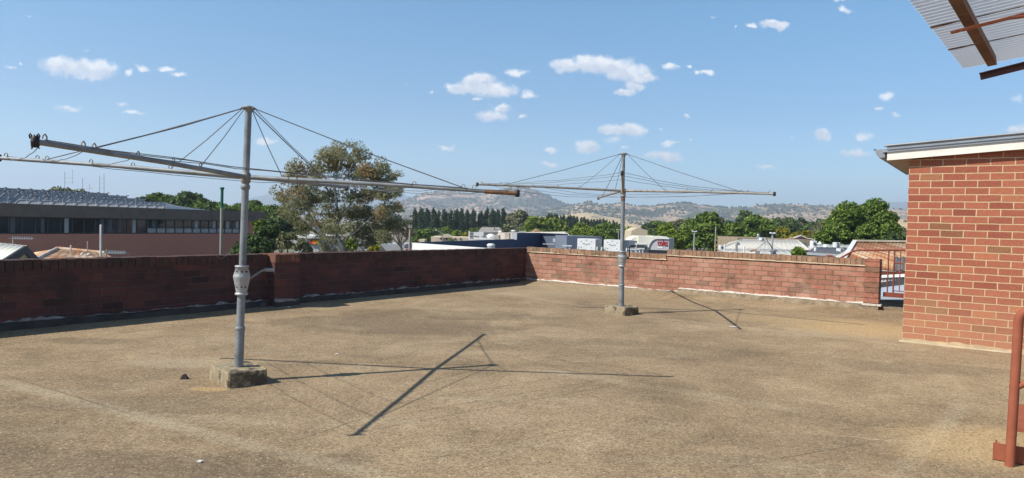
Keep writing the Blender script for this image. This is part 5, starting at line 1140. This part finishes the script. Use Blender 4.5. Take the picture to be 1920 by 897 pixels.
# white coolers over the far wall
def cooler(x0, x1, x2, yt, yb, Y, lab):
    root = thing('air_cooler', at((x0 + x1) / 2, yb, Y), lab, 'air cooler'); p0, p1 = at(x0, yb, Y), at(x1, yb, Y - .4); fr = flat(p1 - p0).normalized(); bk = Vector((-fr.y, fr.x, 0)); dep = 1.3
    z1, z0 = at((x0 + x1) / 2, yt, Y).z, at((x0 + x1) / 2, yb, Y).z; b = MB(); b.wall(p0, p1, dep, z0, z1); b.build('case', unit_w, root)
    side = at(x2, yb, Y + 1.1); b = MB(); b.wall(flat(p1) + bk * .03 + fr * .004, flat(side), .05, z0 + .02, z1 - .03); b.build('shade_grey_side', unit_g, root)  # grey slab paints in the shade on the white case's right side
    for (u, v) in ((.22, .8), (.22, .3), (.78, .78), (.78, .3), (.35, .62), (.65, .6), (.5, .55), (.5, .9)):
        b = MB(); c = flat(p0.lerp(p1, u)) + Vector((0, 0, z0 + (z1 - z0) * v)); b.box(c - bk * .01, .06 if v not in (.62, .6, .55) else .12, .02, .035, fr, bk); b.build('fitting', mat('fitting_grey', (.25, .25, .25), .6), root)
    for u in (.02, 1.06, 1.3):
        b = MB(); q = flat(p0.lerp(p1, u)); b.bar(q + Vector((0, 0, z0 - .35)), q + Vector((0, 0, z0 + .30)) + fr * .05, .06, .06); b.build('leg', unit_w, root)
cooler(1082, 1116, 1128, 448, 471, 44, 'left of two white rooftop coolers behind the far wall'); cooler(1131.5, 1163.5, 1178, 450, 473, 44, 'right of two white rooftop coolers, partly hidden by the farther hoist mast')
def roof_rail(x0, x1, yt, yb, Y, lab, n_=2):
    root = thing('roof_rail', at((x0 + x1) / 2, yb, Y), lab, 'rail'); b = MB(); b.bar(at(x0, yt, Y), at(x1, yt + .4, Y), .12, .07); b.build('top_rail', unit_w, root)
    for k in range(n_): x = x0 + (x1 - x0) * (.25 + .5 * k); b = MB(); b.bar(at(x, yt, Y), at(x - .2, yb, Y), .06, .06); b.build('leg', unit_w, root)
roof_rail(1055, 1072, 461, 474, 40, 'white pipe stand left of the two white coolers'); roof_rail(1196, 1208, 466.5, 479, 40, 'white pipe stand right of the two white coolers'); roof_rail(1178, 1198, 467.5, 479, 41, 'low white pipe stand right of the farther hoist mast')
blk('grey_unit', 1178, 1190, 451.5, 474, 47, 1.5, slate2, 'plain grey unit beside the right white cooler', 'rooftop unit', down=-3)
blk('plant_room', 1062, 1128, 443.5, 470, 64.5, 3, slate2, 'grey plant room wall behind the left white cooler', 'building', skew=1, down=GROUND)
# supermarket with its sign
sm = thing('supermarket', flat(at(1225, 460, 100)) + Vector((0, 0, GROUND)), 'supermarket with a curved pale wall carrying red lettering behind the far wall', 'building')
sg = mat('sign_grey', (.42, .43, .45), .6, .05, .6); smc = mat('supermarket_cream', (.70, .66, .56), .6, .05, .5); YS = 100
s0, s1 = at(1213, 468, YS), at(1254, 468, YS - 1.0); sfr = flat(s1 - s0).normalized(); sbk = Vector((-sfr.y, sfr.x, 0)); ztop = at(1235, 446.5, YS).z; zbot = at(1235, 469, YS).z; sl = flat(s1 - s0).length
def Sp(u, z, off=0.0): p = flat(s0) + sfr * u + sbk * off; p.z = z; return p
arc = [Sp(.18 * sl + .34 * sl * math.sin(a_ * math.pi / 16) * 1.0 - .18 * sl * (0), zbot + (ztop - zbot) * (1 - math.cos(a_ * math.pi / 16)) ** .9) for a_ in range(9)]
arc = [Sp(.05 * sl + .42 * sl * (1 - math.cos(a_ * math.pi / 16)), zbot + (ztop - zbot) * math.sin(a_ * math.pi / 16)) for a_ in range(9)]
b = MB(); b.poly(arc[::-1] + [Sp(.05 * sl, zbot), Sp(sl, zbot), Sp(sl, ztop)][1:] if 0 else [Sp(sl, zbot), Sp(sl, ztop)] + arc[::-1], 6, -sbk); b.build('curved_wall', sg, sm)
b = MB(); [b.bar(arc[i] - sbk * .08, arc[i + 1] - sbk * .08, .25, .22) for i in range(8)]; b.bar(arc[-1] - sbk * .08, Sp(sl, ztop) - sbk * .08, .25, .22); b.build('curved_trim', white_w, sm)
blk('upper_box', 1197, 1226, 443.5, 458, YS + 1, 6, smc, parent=sm); b = MB(); p = [at(1183 + 14.5 * (1 - math.cos(k * math.pi / 12)), 452 - 8 * math.sin(k * math.pi / 12), YS + 2) for k in range(7)]; b.poly([at(1198, 452.5, YS + 2)] + p[::-1], 5, Vector((0, -1, 0))); b.build('side_arch', smc, sm)
blk('canopy', 1190, 1216, 457, 459, YS - 3, 3, unit_w, parent=sm); blk('lower_wall', 1194, 1216, 459, 474, YS, 5, unit_g, parent=sm, down=GROUND); blk('base_wall', 1214, 1254, 469.5, 480, YS + .5, 5, slate2, parent=sm, down=GROUND, skew=-.5); blk('top_slab', 1224, 1251, 443.6, 446.2, YS + .5, 5, smc, parent=sm)
sgn = bpy.data.curves.new('lettering', 'FONT'); sgn.body = 'coles'; sgn.size = 1.0; sgn.extrude = .05; sgn.offset = 0.004; sgn.align_x = 'CENTER'
to = bpy.data.objects.new('lettering_src', sgn); col.objects.link(to); bpy.context.view_layer.update()
me = bpy.data.meshes.new_from_object(to.evaluated_get(bpy.context.evaluated_depsgraph_get())); bpy.data.objects.remove(to)
co_ = np.array([v.co[:] for v in me.vertices]); wd = co_[:, 0].max() - co_[:, 0].min(); ht = co_[:, 1].max() - co_[:, 1].min()
tl, tr = at(1233, 461, YS - .5), at(1252, 461, YS - .9); tw_ = (tr - tl).length; th_ = at(1240, 448.5, YS).z - at(1240, 460.5, YS).z
cx_ = (co_[:, 0].max() + co_[:, 0].min()) / 2; y0_ = co_[:, 1].min(); uc = (flat(tl.lerp(tr, .5)) - flat(s0)).dot(sfr)
for v in me.vertices:
    x, y, z = v.co; v.co = Sp(uc + (x - cx_) / wd * tw_, at(1240, 460.8, YS).z + (y - y0_) / ht * th_, -.06 - z) - ORI[sm.name]
lo_ = bpy.data.objects.new('lettering', me); col.objects.link(lo_); lo_.parent = sm; me.materials.append(mat('sign_red', (.42, .02, .025), .5, .05)); ORI['lettering'] = ORI[sm.name]
b = MB(); p, q = at(1233, 463, YS - .5), at(1243, 463, YS - .7); b.wall(Sp((flat(p) - flat(s0)).dot(sfr), 0, -.05), Sp((flat(q) - flat(s0)).dot(sfr), 0, -.05), .03, at(1238, 466, YS).z, at(1238, 462.5, YS).z); b.build('small_sign', white_w, sm)
cg = thing('cream_gable_store', flat(at(1200, 440, 140)) + Vector((0, 0, GROUND)), 'plain cream gable wall showing between trees right of the farther hoist mast', 'building'); b = MB(); b.poly([at(1183, 446, 140), at(1214, 446, 140), at(1214, 432, 140), at(1196, 427, 140), at(1184, 433, 140)], 8, Vector((0, -1, 0))); b.build('gable_wall', mat('buff_wall', (.50, .42, .30), .8, .05), cg)
b = MB(); b.wall(at(1183, 446, 140), at(1214, 446, 140), 8, GROUND, at(1190, 446, 140).z - .01); b.build('base_wall', mat('buff_wall', (.50, .42, .30), .8), cg)
# shed and sign behind the gum
sd = thing('white_shed', flat(at(575, 460, 100)) + Vector((0, 0, GROUND)), 'long white shed behind the gum with an orange and yellow sign panel', 'shed'); blk('wall', 550, 604, 446, 475, 100, 10, mat('shed_white', (.50, .51, .51), .6, .08, .4), parent=sd, down=GROUND); blk('roof_edge', 549, 605, 442.5, 446.3, 99.5, 11, white_w, parent=sd)
for x0, x1, c_ in ((581, 585.5, (.55, .045, .02)), (585.6, 592, (.75, .22, .02)), (592.1, 598, (.70, .38, .03))): blk('sign_panel', x0, x1, 450, 458, 99.7, .1, mat('sign_' + str(x0), c_, .6, .1, 3), parent=sd)
s2 = thing('grey_store', flat(at(710, 462, 105)) + Vector((0, 0, GROUND)), 'grey store with a white canopy and dark red sign right of the gum', 'building'); blk('wall', 668, 758, 457.5, 478, 105, 10, mat('store_grey', (.36, .37, .39), .7, .06, .4), parent=s2, down=GROUND); blk('canopy', 680, 702, 451.5, 454, 103, 3, white_w, parent=s2); blk('sign_panel', 683, 692, 456.5, 462, 103.9, .1, mat('sign_maroon', (.28, .055, .03), .6), parent=s2); blk('parapet', 682, 716, 446.5, 453, 108, 5, mat('brown_parapet', (.28, .235, .21), .8), parent=s2)
ca = thing('parked_car', at(763, 472, 80), 'red-tailed white car just left of the white wall corner', 'car'); blk('body', 758, 769, 466.5, 472, 80, 1.8, unit_w, parent=ca); blk('tail_lights', 760, 767, 467, 468.5, 79.95, .04, mat('tail_red', (.35, .03, .03), .4), parent=ca); blk('window', 759.5, 767.5, 464.6, 466.6, 80.3, 1.2, mat('car_glass', (.03, .03, .035), .15), parent=ca)

# ------------------------------------------------------------------ roofs on the right
tin = mat('pale_tin_roof', (.55, .525, .46), .85, .05, .6, spec=.08); tin2 = mat('grey_tin_roof', (.46, .45, .41), .85, .06, .6, spec=.08)
hp = thing('hipped_tin_house', flat(at(1430, 470, 56)) + Vector((0, 0, GROUND)), 'house under a wide pale hipped tin roof beyond the far wall', 'house')
e1, e2, r1, r2 = at(1353, 466.5, 50), at(1518, 469, 50), at(1392, 449.5, 57), at(1496, 451.5, 57); e3, e4 = at(1366, 455, 66), at(1512, 456, 66)
corr_roof('front_roof', [e1, e2, r2, r1], tin, hp, .4, .012); corr_roof('left_hip', [e3, e1, r1, r1 + Vector((0, .1, 0))], tin2, hp, .4, .012); corr_roof('right_hip', [e2, e4, r2 + Vector((0, .1, 0)), r2], tin2, hp, .4, .012); corr_roof('rear_roof', [e4, e3, r1, r2], tin2, hp, .4, .012)
v0, v1, v2 = at(1436, 451, 55.5), at(1416, 470, 47.5), at(1478, 470, 47.5)
corr_roof('cross_roof', [v1, v2, v0 + Vector((.1, 0, 0)), v0], tin2, hp, .4, .012)
for a_, c_ in ((r1, r2), (r1, e1), (r2, e2), (v0, v1), (v0, v2)): b = MB(); b.tube([a_ + Vector((0, 0, .01)), c_ + Vector((0, 0, .01))], .035, 6); b.build('ridge_cap', tin, hp)
b = MB(); fp = [flat(e1) + Vector((.5, .5, 0)), flat(e2) + Vector((-.5, .5, 0)), flat(e4) + Vector((-.5, -.5, 0)), flat(e3) + Vector((.5, -.5, 0))]; zc = min(e1.z, e2.z) - .06; b.hexa([p + Vector((0, 0, GROUND)) for p in fp], [p + Vector((0, 0, zc)) for p in fp]); b.build('wall', mat('weathered_wall', (.34, .31, .27), .9), hp)
pipe(1421.5, 438.5, 452, 58, .13, mat('flue_steel', (.30, .32, .33), .4, .1, metal=.5), 'grey steel flue pipe on the ridge of the pale hipped roof', 'flue_pipe')
def ac(x0, x1, yt, yb, Y, lab, fans=1):
    root = thing('air_conditioner', at((x0 + x1) / 2, yb, Y), lab, 'air conditioner'); blk('case', x0, x1, yt, yb, Y, .5, unit_w, parent=root); w = (x1 - x0) / FPX * Y
    for k in range(fans):
        c = at(x0 + (x1 - x0) * .48, yt + (yb - yt) * (k + .5) / fans, Y - .02); b = MB(); b.tube([c, c - Vector((0, .03, 0))], min(w * .33, (yb - yt) / fans / FPX * Y * .38), 12); b.build('fan', mat('fan_dark', (.10, .10, .105), .6), root)
    return root
ac(1427, 1435, 446, 451, 56, 'white air conditioner on the ridge beside the flue pipe'); ac(1351, 1357.5, 460, 468.5, 46, 'white air conditioner at the left end of the pale hipped roof'); ac(1524, 1531.5, 452, 462.5, 50, 'white box unit with one dark window, right of the gabled brick front'); ac(1567.5, 1575, 455, 464.5, 46, 'tall white twin-fan air conditioner on the dark roof', 2); ac(1575.5, 1581.5, 466.5, 472, 40, 'small white air conditioner low beside the descending roof edge')
lw = thing('low_tin_house', flat(at(1400, 478, 36)) + Vector((0, 0, GROUND)), 'lower pale tin roofs with a white gable right behind the far wall coping', 'house')
corr_roof('left_roof', [at(1328, 480, 33), at(1420, 482, 33), at(1412, 466.5, 38), at(1358, 467, 38)], tin, lw, .35, .012); corr_roof('right_roof', [at(1436, 480, 34), at(1500, 483, 34), at(1486, 468.5, 40), at(1424, 467.5, 40)], tin2, lw, .35, .012); corr_roof('middle_roof', [at(1400, 481, 34.5), at(1440, 481, 34.5), at(1420, 466.8, 37), at(1412, 466.8, 37)], tin, lw, .35, .012)
b = MB(); b.poly([at(1402, 479.5, 33.2), at(1432, 481, 33.2), at(1424, 469.5, 33.6), at(1413, 470, 33.6)], .2, Vector((0, -1, 0))); b.build('gable', white_w, lw); blk('shutter', 1416, 1425, 470, 480, 33.0, .06, unit_g, parent=lw); blk('wall', 1330, 1498, 484, 500, 34.5, 6, mat('weathered_wall', (.34, .31, .27), .9), parent=lw, down=GROUND)
b = MB(); b.bar(at(1407, 471.5, 33.1), at(1419, 469, 33.1), .1, .1); b.build('flashing', mat('terracotta', (.42, .25, .15), .8), lw)
gd_ = thing('goose_neck_duct', at(1383, 472, 36), 'bent grey goose-neck duct on the low tin roof', 'duct'); b = MB(); b.tube([at(1381, 472, 36), at(1381, 458.5, 36), at(1382, 456.6, 36), at(1383.5, 456.2, 36), at(1385, 457.2, 36), at(1385.6, 460, 36)], .055, 10); b.build('pipe', mat('duct_zinc', (.22, .23, .24), .5, .1, metal=.4), gd_)
pipe(1358.3, 458, 476, 34, .035, whp, 'thin white post left of the goose-neck duct'); pipe(1395, 462, 476, 34, .035, whp, 'thin white post right of the goose-neck duct')
sdh = thing('satellite_dish', at(1451, 480, 30), 'white rooftop dish and bracket peeping over the far wall coping', 'dish'); b = MB(); b.lathe(at(1447, 474, 30), [(.02, 0), (.10, .03), (.15, .09), (.155, .10)], 12); b.build('bowl', unit_w, sdh); b = MB(); b.tube([at(1451, 486, 30), at(1451, 473, 30)], .045, 8); b.box(at(1450, 470, 30), .30, .15, .12); b.build('bracket', unit_g, sdh); b = MB(); b.box(at(1441, 479, 30), .22, .12, .10); b.box(at(1446, 478, 30.2), .12, .12, .16); b.build('fixture', unit_w, sdh)
def lamp(px, yt, Y, half, lab, two=True):
    root = thing('street_lamp', flat(at(px, yt, Y)) + Vector((0, 0, GROUND)), lab, 'street lamp'); t_ = at(px, yt + 1, Y); q = flat(at(px - .8, 470, Y)) + Vector((0, 0, GROUND)); b = MB(); b.tube([q, t_], .052, 8); b.build('pole', mat('lamp_pole_grey', (.42, .43, .43), .5, .1, metal=.3), root)
    w = half / FPX * Y
    for sd_ in ((-1, 1) if two else (-1,)): b = MB(); b.bar(t_ + Vector((sd_ * w * .15, 0, .05)), t_ + Vector((sd_ * w, 0, .08)), .22, .07); b.build('lamp_head', unit_w, root)
lamp(1302, 434.5, 62, 4.6, 'double-headed street lamp in front of the broad green tree right of the supermarket'); lamp(1448.5, 438.5, 42, 4.5, 'double-headed pole lamp in front of the pale hipped roof'); lamp(1160, 431, 110, 4.5, 'double-headed street lamp beside the farther hoist mast'); power_pole(1342.5, 425, 80, 'thin pale pole in front of the trees left of the hipped roof', 0)
# gabled brick front
gb_ = thing('gabled_brick_hall', flat(at(1500, 450, 82)) + Vector((0, 0, GROUND)), 'brick hall front with a white shaped gable and a small blue window', 'building'); YB = 82
gpts = [(1481, 448), (1481, 447), (1489, 447), (1494, 445), (1501.5, 442.2), (1509, 445.4), (1514, 448), (1520, 448), (1528, 452), (1528, 462), (1481, 462)]
b = MB(); b.poly([at(x, y, YB) for x, y in gpts][::-1], 1.0, Vector((0, -1, 0))); b.build('front_wall', mat('hall_brick', (.38, .20, .13), .9, .1, 1), gb_)
b = MB(); tp_ = [at(x, y - .4, YB - .1) for x, y in gpts[1:9]]; [b.bar(tp_[i], tp_[i + 1], .2, .09) for i in range(7)]; b.build('gable_trim', white_w, gb_); blk('window', 1498, 1505, 446.8, 449.6, YB - 1.05, .05, mat('blue_window', (.04, .05, .18), .4), parent=gb_)
blk('side_wall', 1496, 1524, 450, 466, YB - 6, 4, mat('buff_brick', (.30, .235, .165), .9, .12, 2), parent=gb_, down=GROUND); blk('rear_wall', 1382, 1481, 447, 460, YB + 2, 8, mat('buff_brick', (.30, .235, .165), .9, .12, 2), parent=gb_, down=GROUND); blk('base_wall', 1481, 1528, 462, 470, YB - .9, 5, mat('hall_brick', (.38, .20, .13), .9), parent=gb_, down=GROUND)
cv_ = MB(); c = at(1537, 458, 60); cv_.lathe(c, [(.19, 0), (.19, .04), (.10, .12), (.05, .2), (.02, .22)], 12); tag(cv_.build('cone_vent', white_w), 'small white cone-shaped vent on the long pale roof left of the twin-fan unit', 'vent')
lr = thing('long_pale_roof_shop', flat(at(1570, 462, 56)) + Vector((0, 0, GROUND)), 'shop with a long low pale green roof behind the dark roof', 'building'); corr_roof('roof', [at(1530, 466, 52), at(1612, 467, 52), at(1606, 459.5, 60), at(1533, 458, 60)], mat('pale_green_roof', (.42, .44, .38), .5, .08, .8), lr, .4, .012); blk('wall', 1532, 1610, 467, 480, 52.5, 6, white_w, parent=lr, down=GROUND); blk('upstand', 1549, 1553, 458.5, 464, 53, .5, unit_w, parent=lr)
dr = thing('dark_roofed_shop', flat(at(1550, 470, 40)) + Vector((0, 0, GROUND)), 'shop with a flat charcoal roof and grey gutter between the shrub and the rusty roof', 'building'); corr_roof('roof', [at(1510, 475, 36), at(1596, 480.5, 34), at(1590, 464.5, 48), at(1527, 463.5, 48)], mat('charcoal_roof', (.085, .088, .094), .6, .1, .8), dr, .4, .012); b = MB(); b.bar(at(1510, 475.6, 35.9), at(1596, 481, 33.9), .15, .12); b.build('gutter', unit_g, dr); b = MB(); b.wall(at(1513, 477, 36.3), at(1590, 481.5, 34.6), 5, GROUND, at(1596, 482.5, 34).z); b.build('wall', mat('weathered_wall', (.34, .31, .27), .9), dr)
pipe(1528.5, 464.5, 471, 40, .075, whp, 'stubby white pipe on the charcoal roof')
ln = thing('lean_to_roof', flat(at(1590, 478, 26)) + Vector((0, 0, GROUND)), 'pale grey sloping sheet roof left of the rusty roof', 'building'); corr_roof('roof', [at(1562, 484, 25), at(1606, 489, 23), at(1611, 465.5, 30), at(1598, 462.5, 30)], tin2, ln, .3, .012); b = MB(); b.wall(at(1564, 486, 25.2), at(1604, 490, 23.4), 4, GROUND, at(1606, 490, 23).z); b.build('wall', white_w, ln)
# rusty roof behind the gate
def rust_sheet():
    mt = bpy.data.materials.new('streaked_rust_sheet'); mt.use_nodes = True; t = NT(mt.node_tree); b_ = t.n['Principled BSDF']; uv = t.new('ShaderNodeTexCoord').outputs['UV']; ob = t.new('ShaderNodeTexCoord').outputs['Object']
    A_ = (rb_ - ra).normalized(); D_ = (rd_ - ra); D_ = (D_ - A_ * D_.dot(A_)).normalized()
    u_ = t.vec('DOT_PRODUCT', ob, tuple(A_), out=1); v_ = t.vec('DOT_PRODUCT', ob, tuple(D_), out=1); cm_ = t.new('ShaderNodeCombineXYZ'); t.put(cm_.inputs[0], u_); t.put(cm_.inputs[1], t.math('MULTIPLY', v_, .05))
    st_ = t.noise(cm_.outputs[0], 7, 5, .65); bd = t.noise(cm_.outputs[0], .9, 3, .5); sm_ = t.noise(ob, 3.0, 4, .6)
    f = t.math('ADD', t.math('MULTIPLY', st_, .7), t.math('ADD', t.math('MULTIPLY', bd, .55), t.math('MULTIPLY_ADD', sm_, .12, -.08)))
    c = t.ramp(f, [(.47, (.60, .52, .40)), (.55, (.56, .36, .19)), (.61, (.40, .155, .06)), (.80, (.25, .085, .04))])
    t.put(b_.inputs['Base Color'], c); b_.inputs['Roughness'].default_value = .8
    return mt
rh = thing('rusty_roofed_shed', flat(at(1640, 480, 22)) + Vector((0, 0, GROUND)), 'shed with a steep rusty corrugated roof seen behind the red gate', 'shed')
ra, rb_, rc_, rd_ = at(1578, 497, 17.5), at(1745, 512, 17.5), at(1745, 456.5, 22.5), at(1604, 454.5, 22.5)
rm = rust_sheet(); corr_roof('roof', [ra, rb_, rc_, rd_], rm, rh, .11, .007)
b = MB(); b.bar(ra - Vector((.03, 0, -.03)), rd_ - Vector((.03, 0, -.03)), .12, .04); b.build('barge_flashing', white_w, rh); b = MB(); b.bar(rd_ + Vector((0, .05, .05)), rc_ + Vector((0, .05, .05)), .3, .05); b.build('ridge_flashing', mat('ridge_pale', (.55, .48, .38), .7, .2, 2), rh)
b = MB(); b.wall(ra + Vector((.2, .4, 0)), rb_ + Vector((0, .4, 0)), 5, GROUND, min(ra.z, rb_.z) - .25); b.build('wall', mat('shed_wall_dark', (.12, .08, .06), .9), rh)
b = MB(); p, q = at(1678, 482, 18.2), at(1745, 484, 18.2); p2, q2 = at(1673, 506, 16.8), at(1745, 508, 16.8); corr_roof('dark_sheets', [p2, q2, q, p], mat('grey_rust_sheet', (.16, .145, .14), .8, .2, 2), rh, .16, .02)
b = MB(); b.bar(at(1640, 512, 16.8), at(1745, 516, 16.8), .12, .10); b.build('eave_beam', mat('eave_red', (.22, .07, .045), .8), rh)
lf = thing('louvred_parapet', flat(at(1675, 525, 15.2)) + Vector((0, 0, GROUND)), 'white battened fence over a blue grey roof seen through the red gate', 'fence'); YF = 15.0
b = MB(); b.bar(at(1645, 519, YF), at(1740, 515, YF - 1.0), .06, .06); b.build('top_rail', white_w, lf)
for k in range(14): x = 1648 + k * 6.2; b = MB(); t_ = k * 6.2 / 95; b.bar(at(x, 536.5 - t_ * 13, YF - t_), at(x, 519.5 - t_ * 4, YF - t_), .035, .06, Vector((0, 1, 0))); b.build('batten', white_w, lf)
b = MB(); b.wall(at(1645, 540, YF + .35), at(1745, 540, YF - .7), .1, at(1645, 545, YF).z, at(1645, 522, YF).z); b.build('backing', slate2, lf)
lr2 = thing('blue_grey_roof', flat(at(1680, 545, 14)) + Vector((0, 0, GROUND)), 'blue grey sheet roof with a dark gutter below the white battens, beyond the gate', 'building'); b = MB(); b.poly([at(1640, 556, 13.6), at(1745, 556, 13.0), at(1745, 528, 14.2), at(1640, 541, 14.6)], .06, Vector((0, 0, 1))); b.build('roof', mat('blue_grey_sheet', (.36, .41, .47), .5, .05, 1), lr2)
b = MB(); b.bar(at(1640, 540, 14.7), at(1745, 524, 14.2), .12, .18); b.build('gutter', mat('gutter_dark', (.05, .055, .06), .6), lr2); b = MB(); b.wall(at(1642, 556, 13.9), at(1745, 556, 13.3), .9, GROUND, at(1640, 558, 13.6).z - .1); b.build('wall', slate2, lr2)
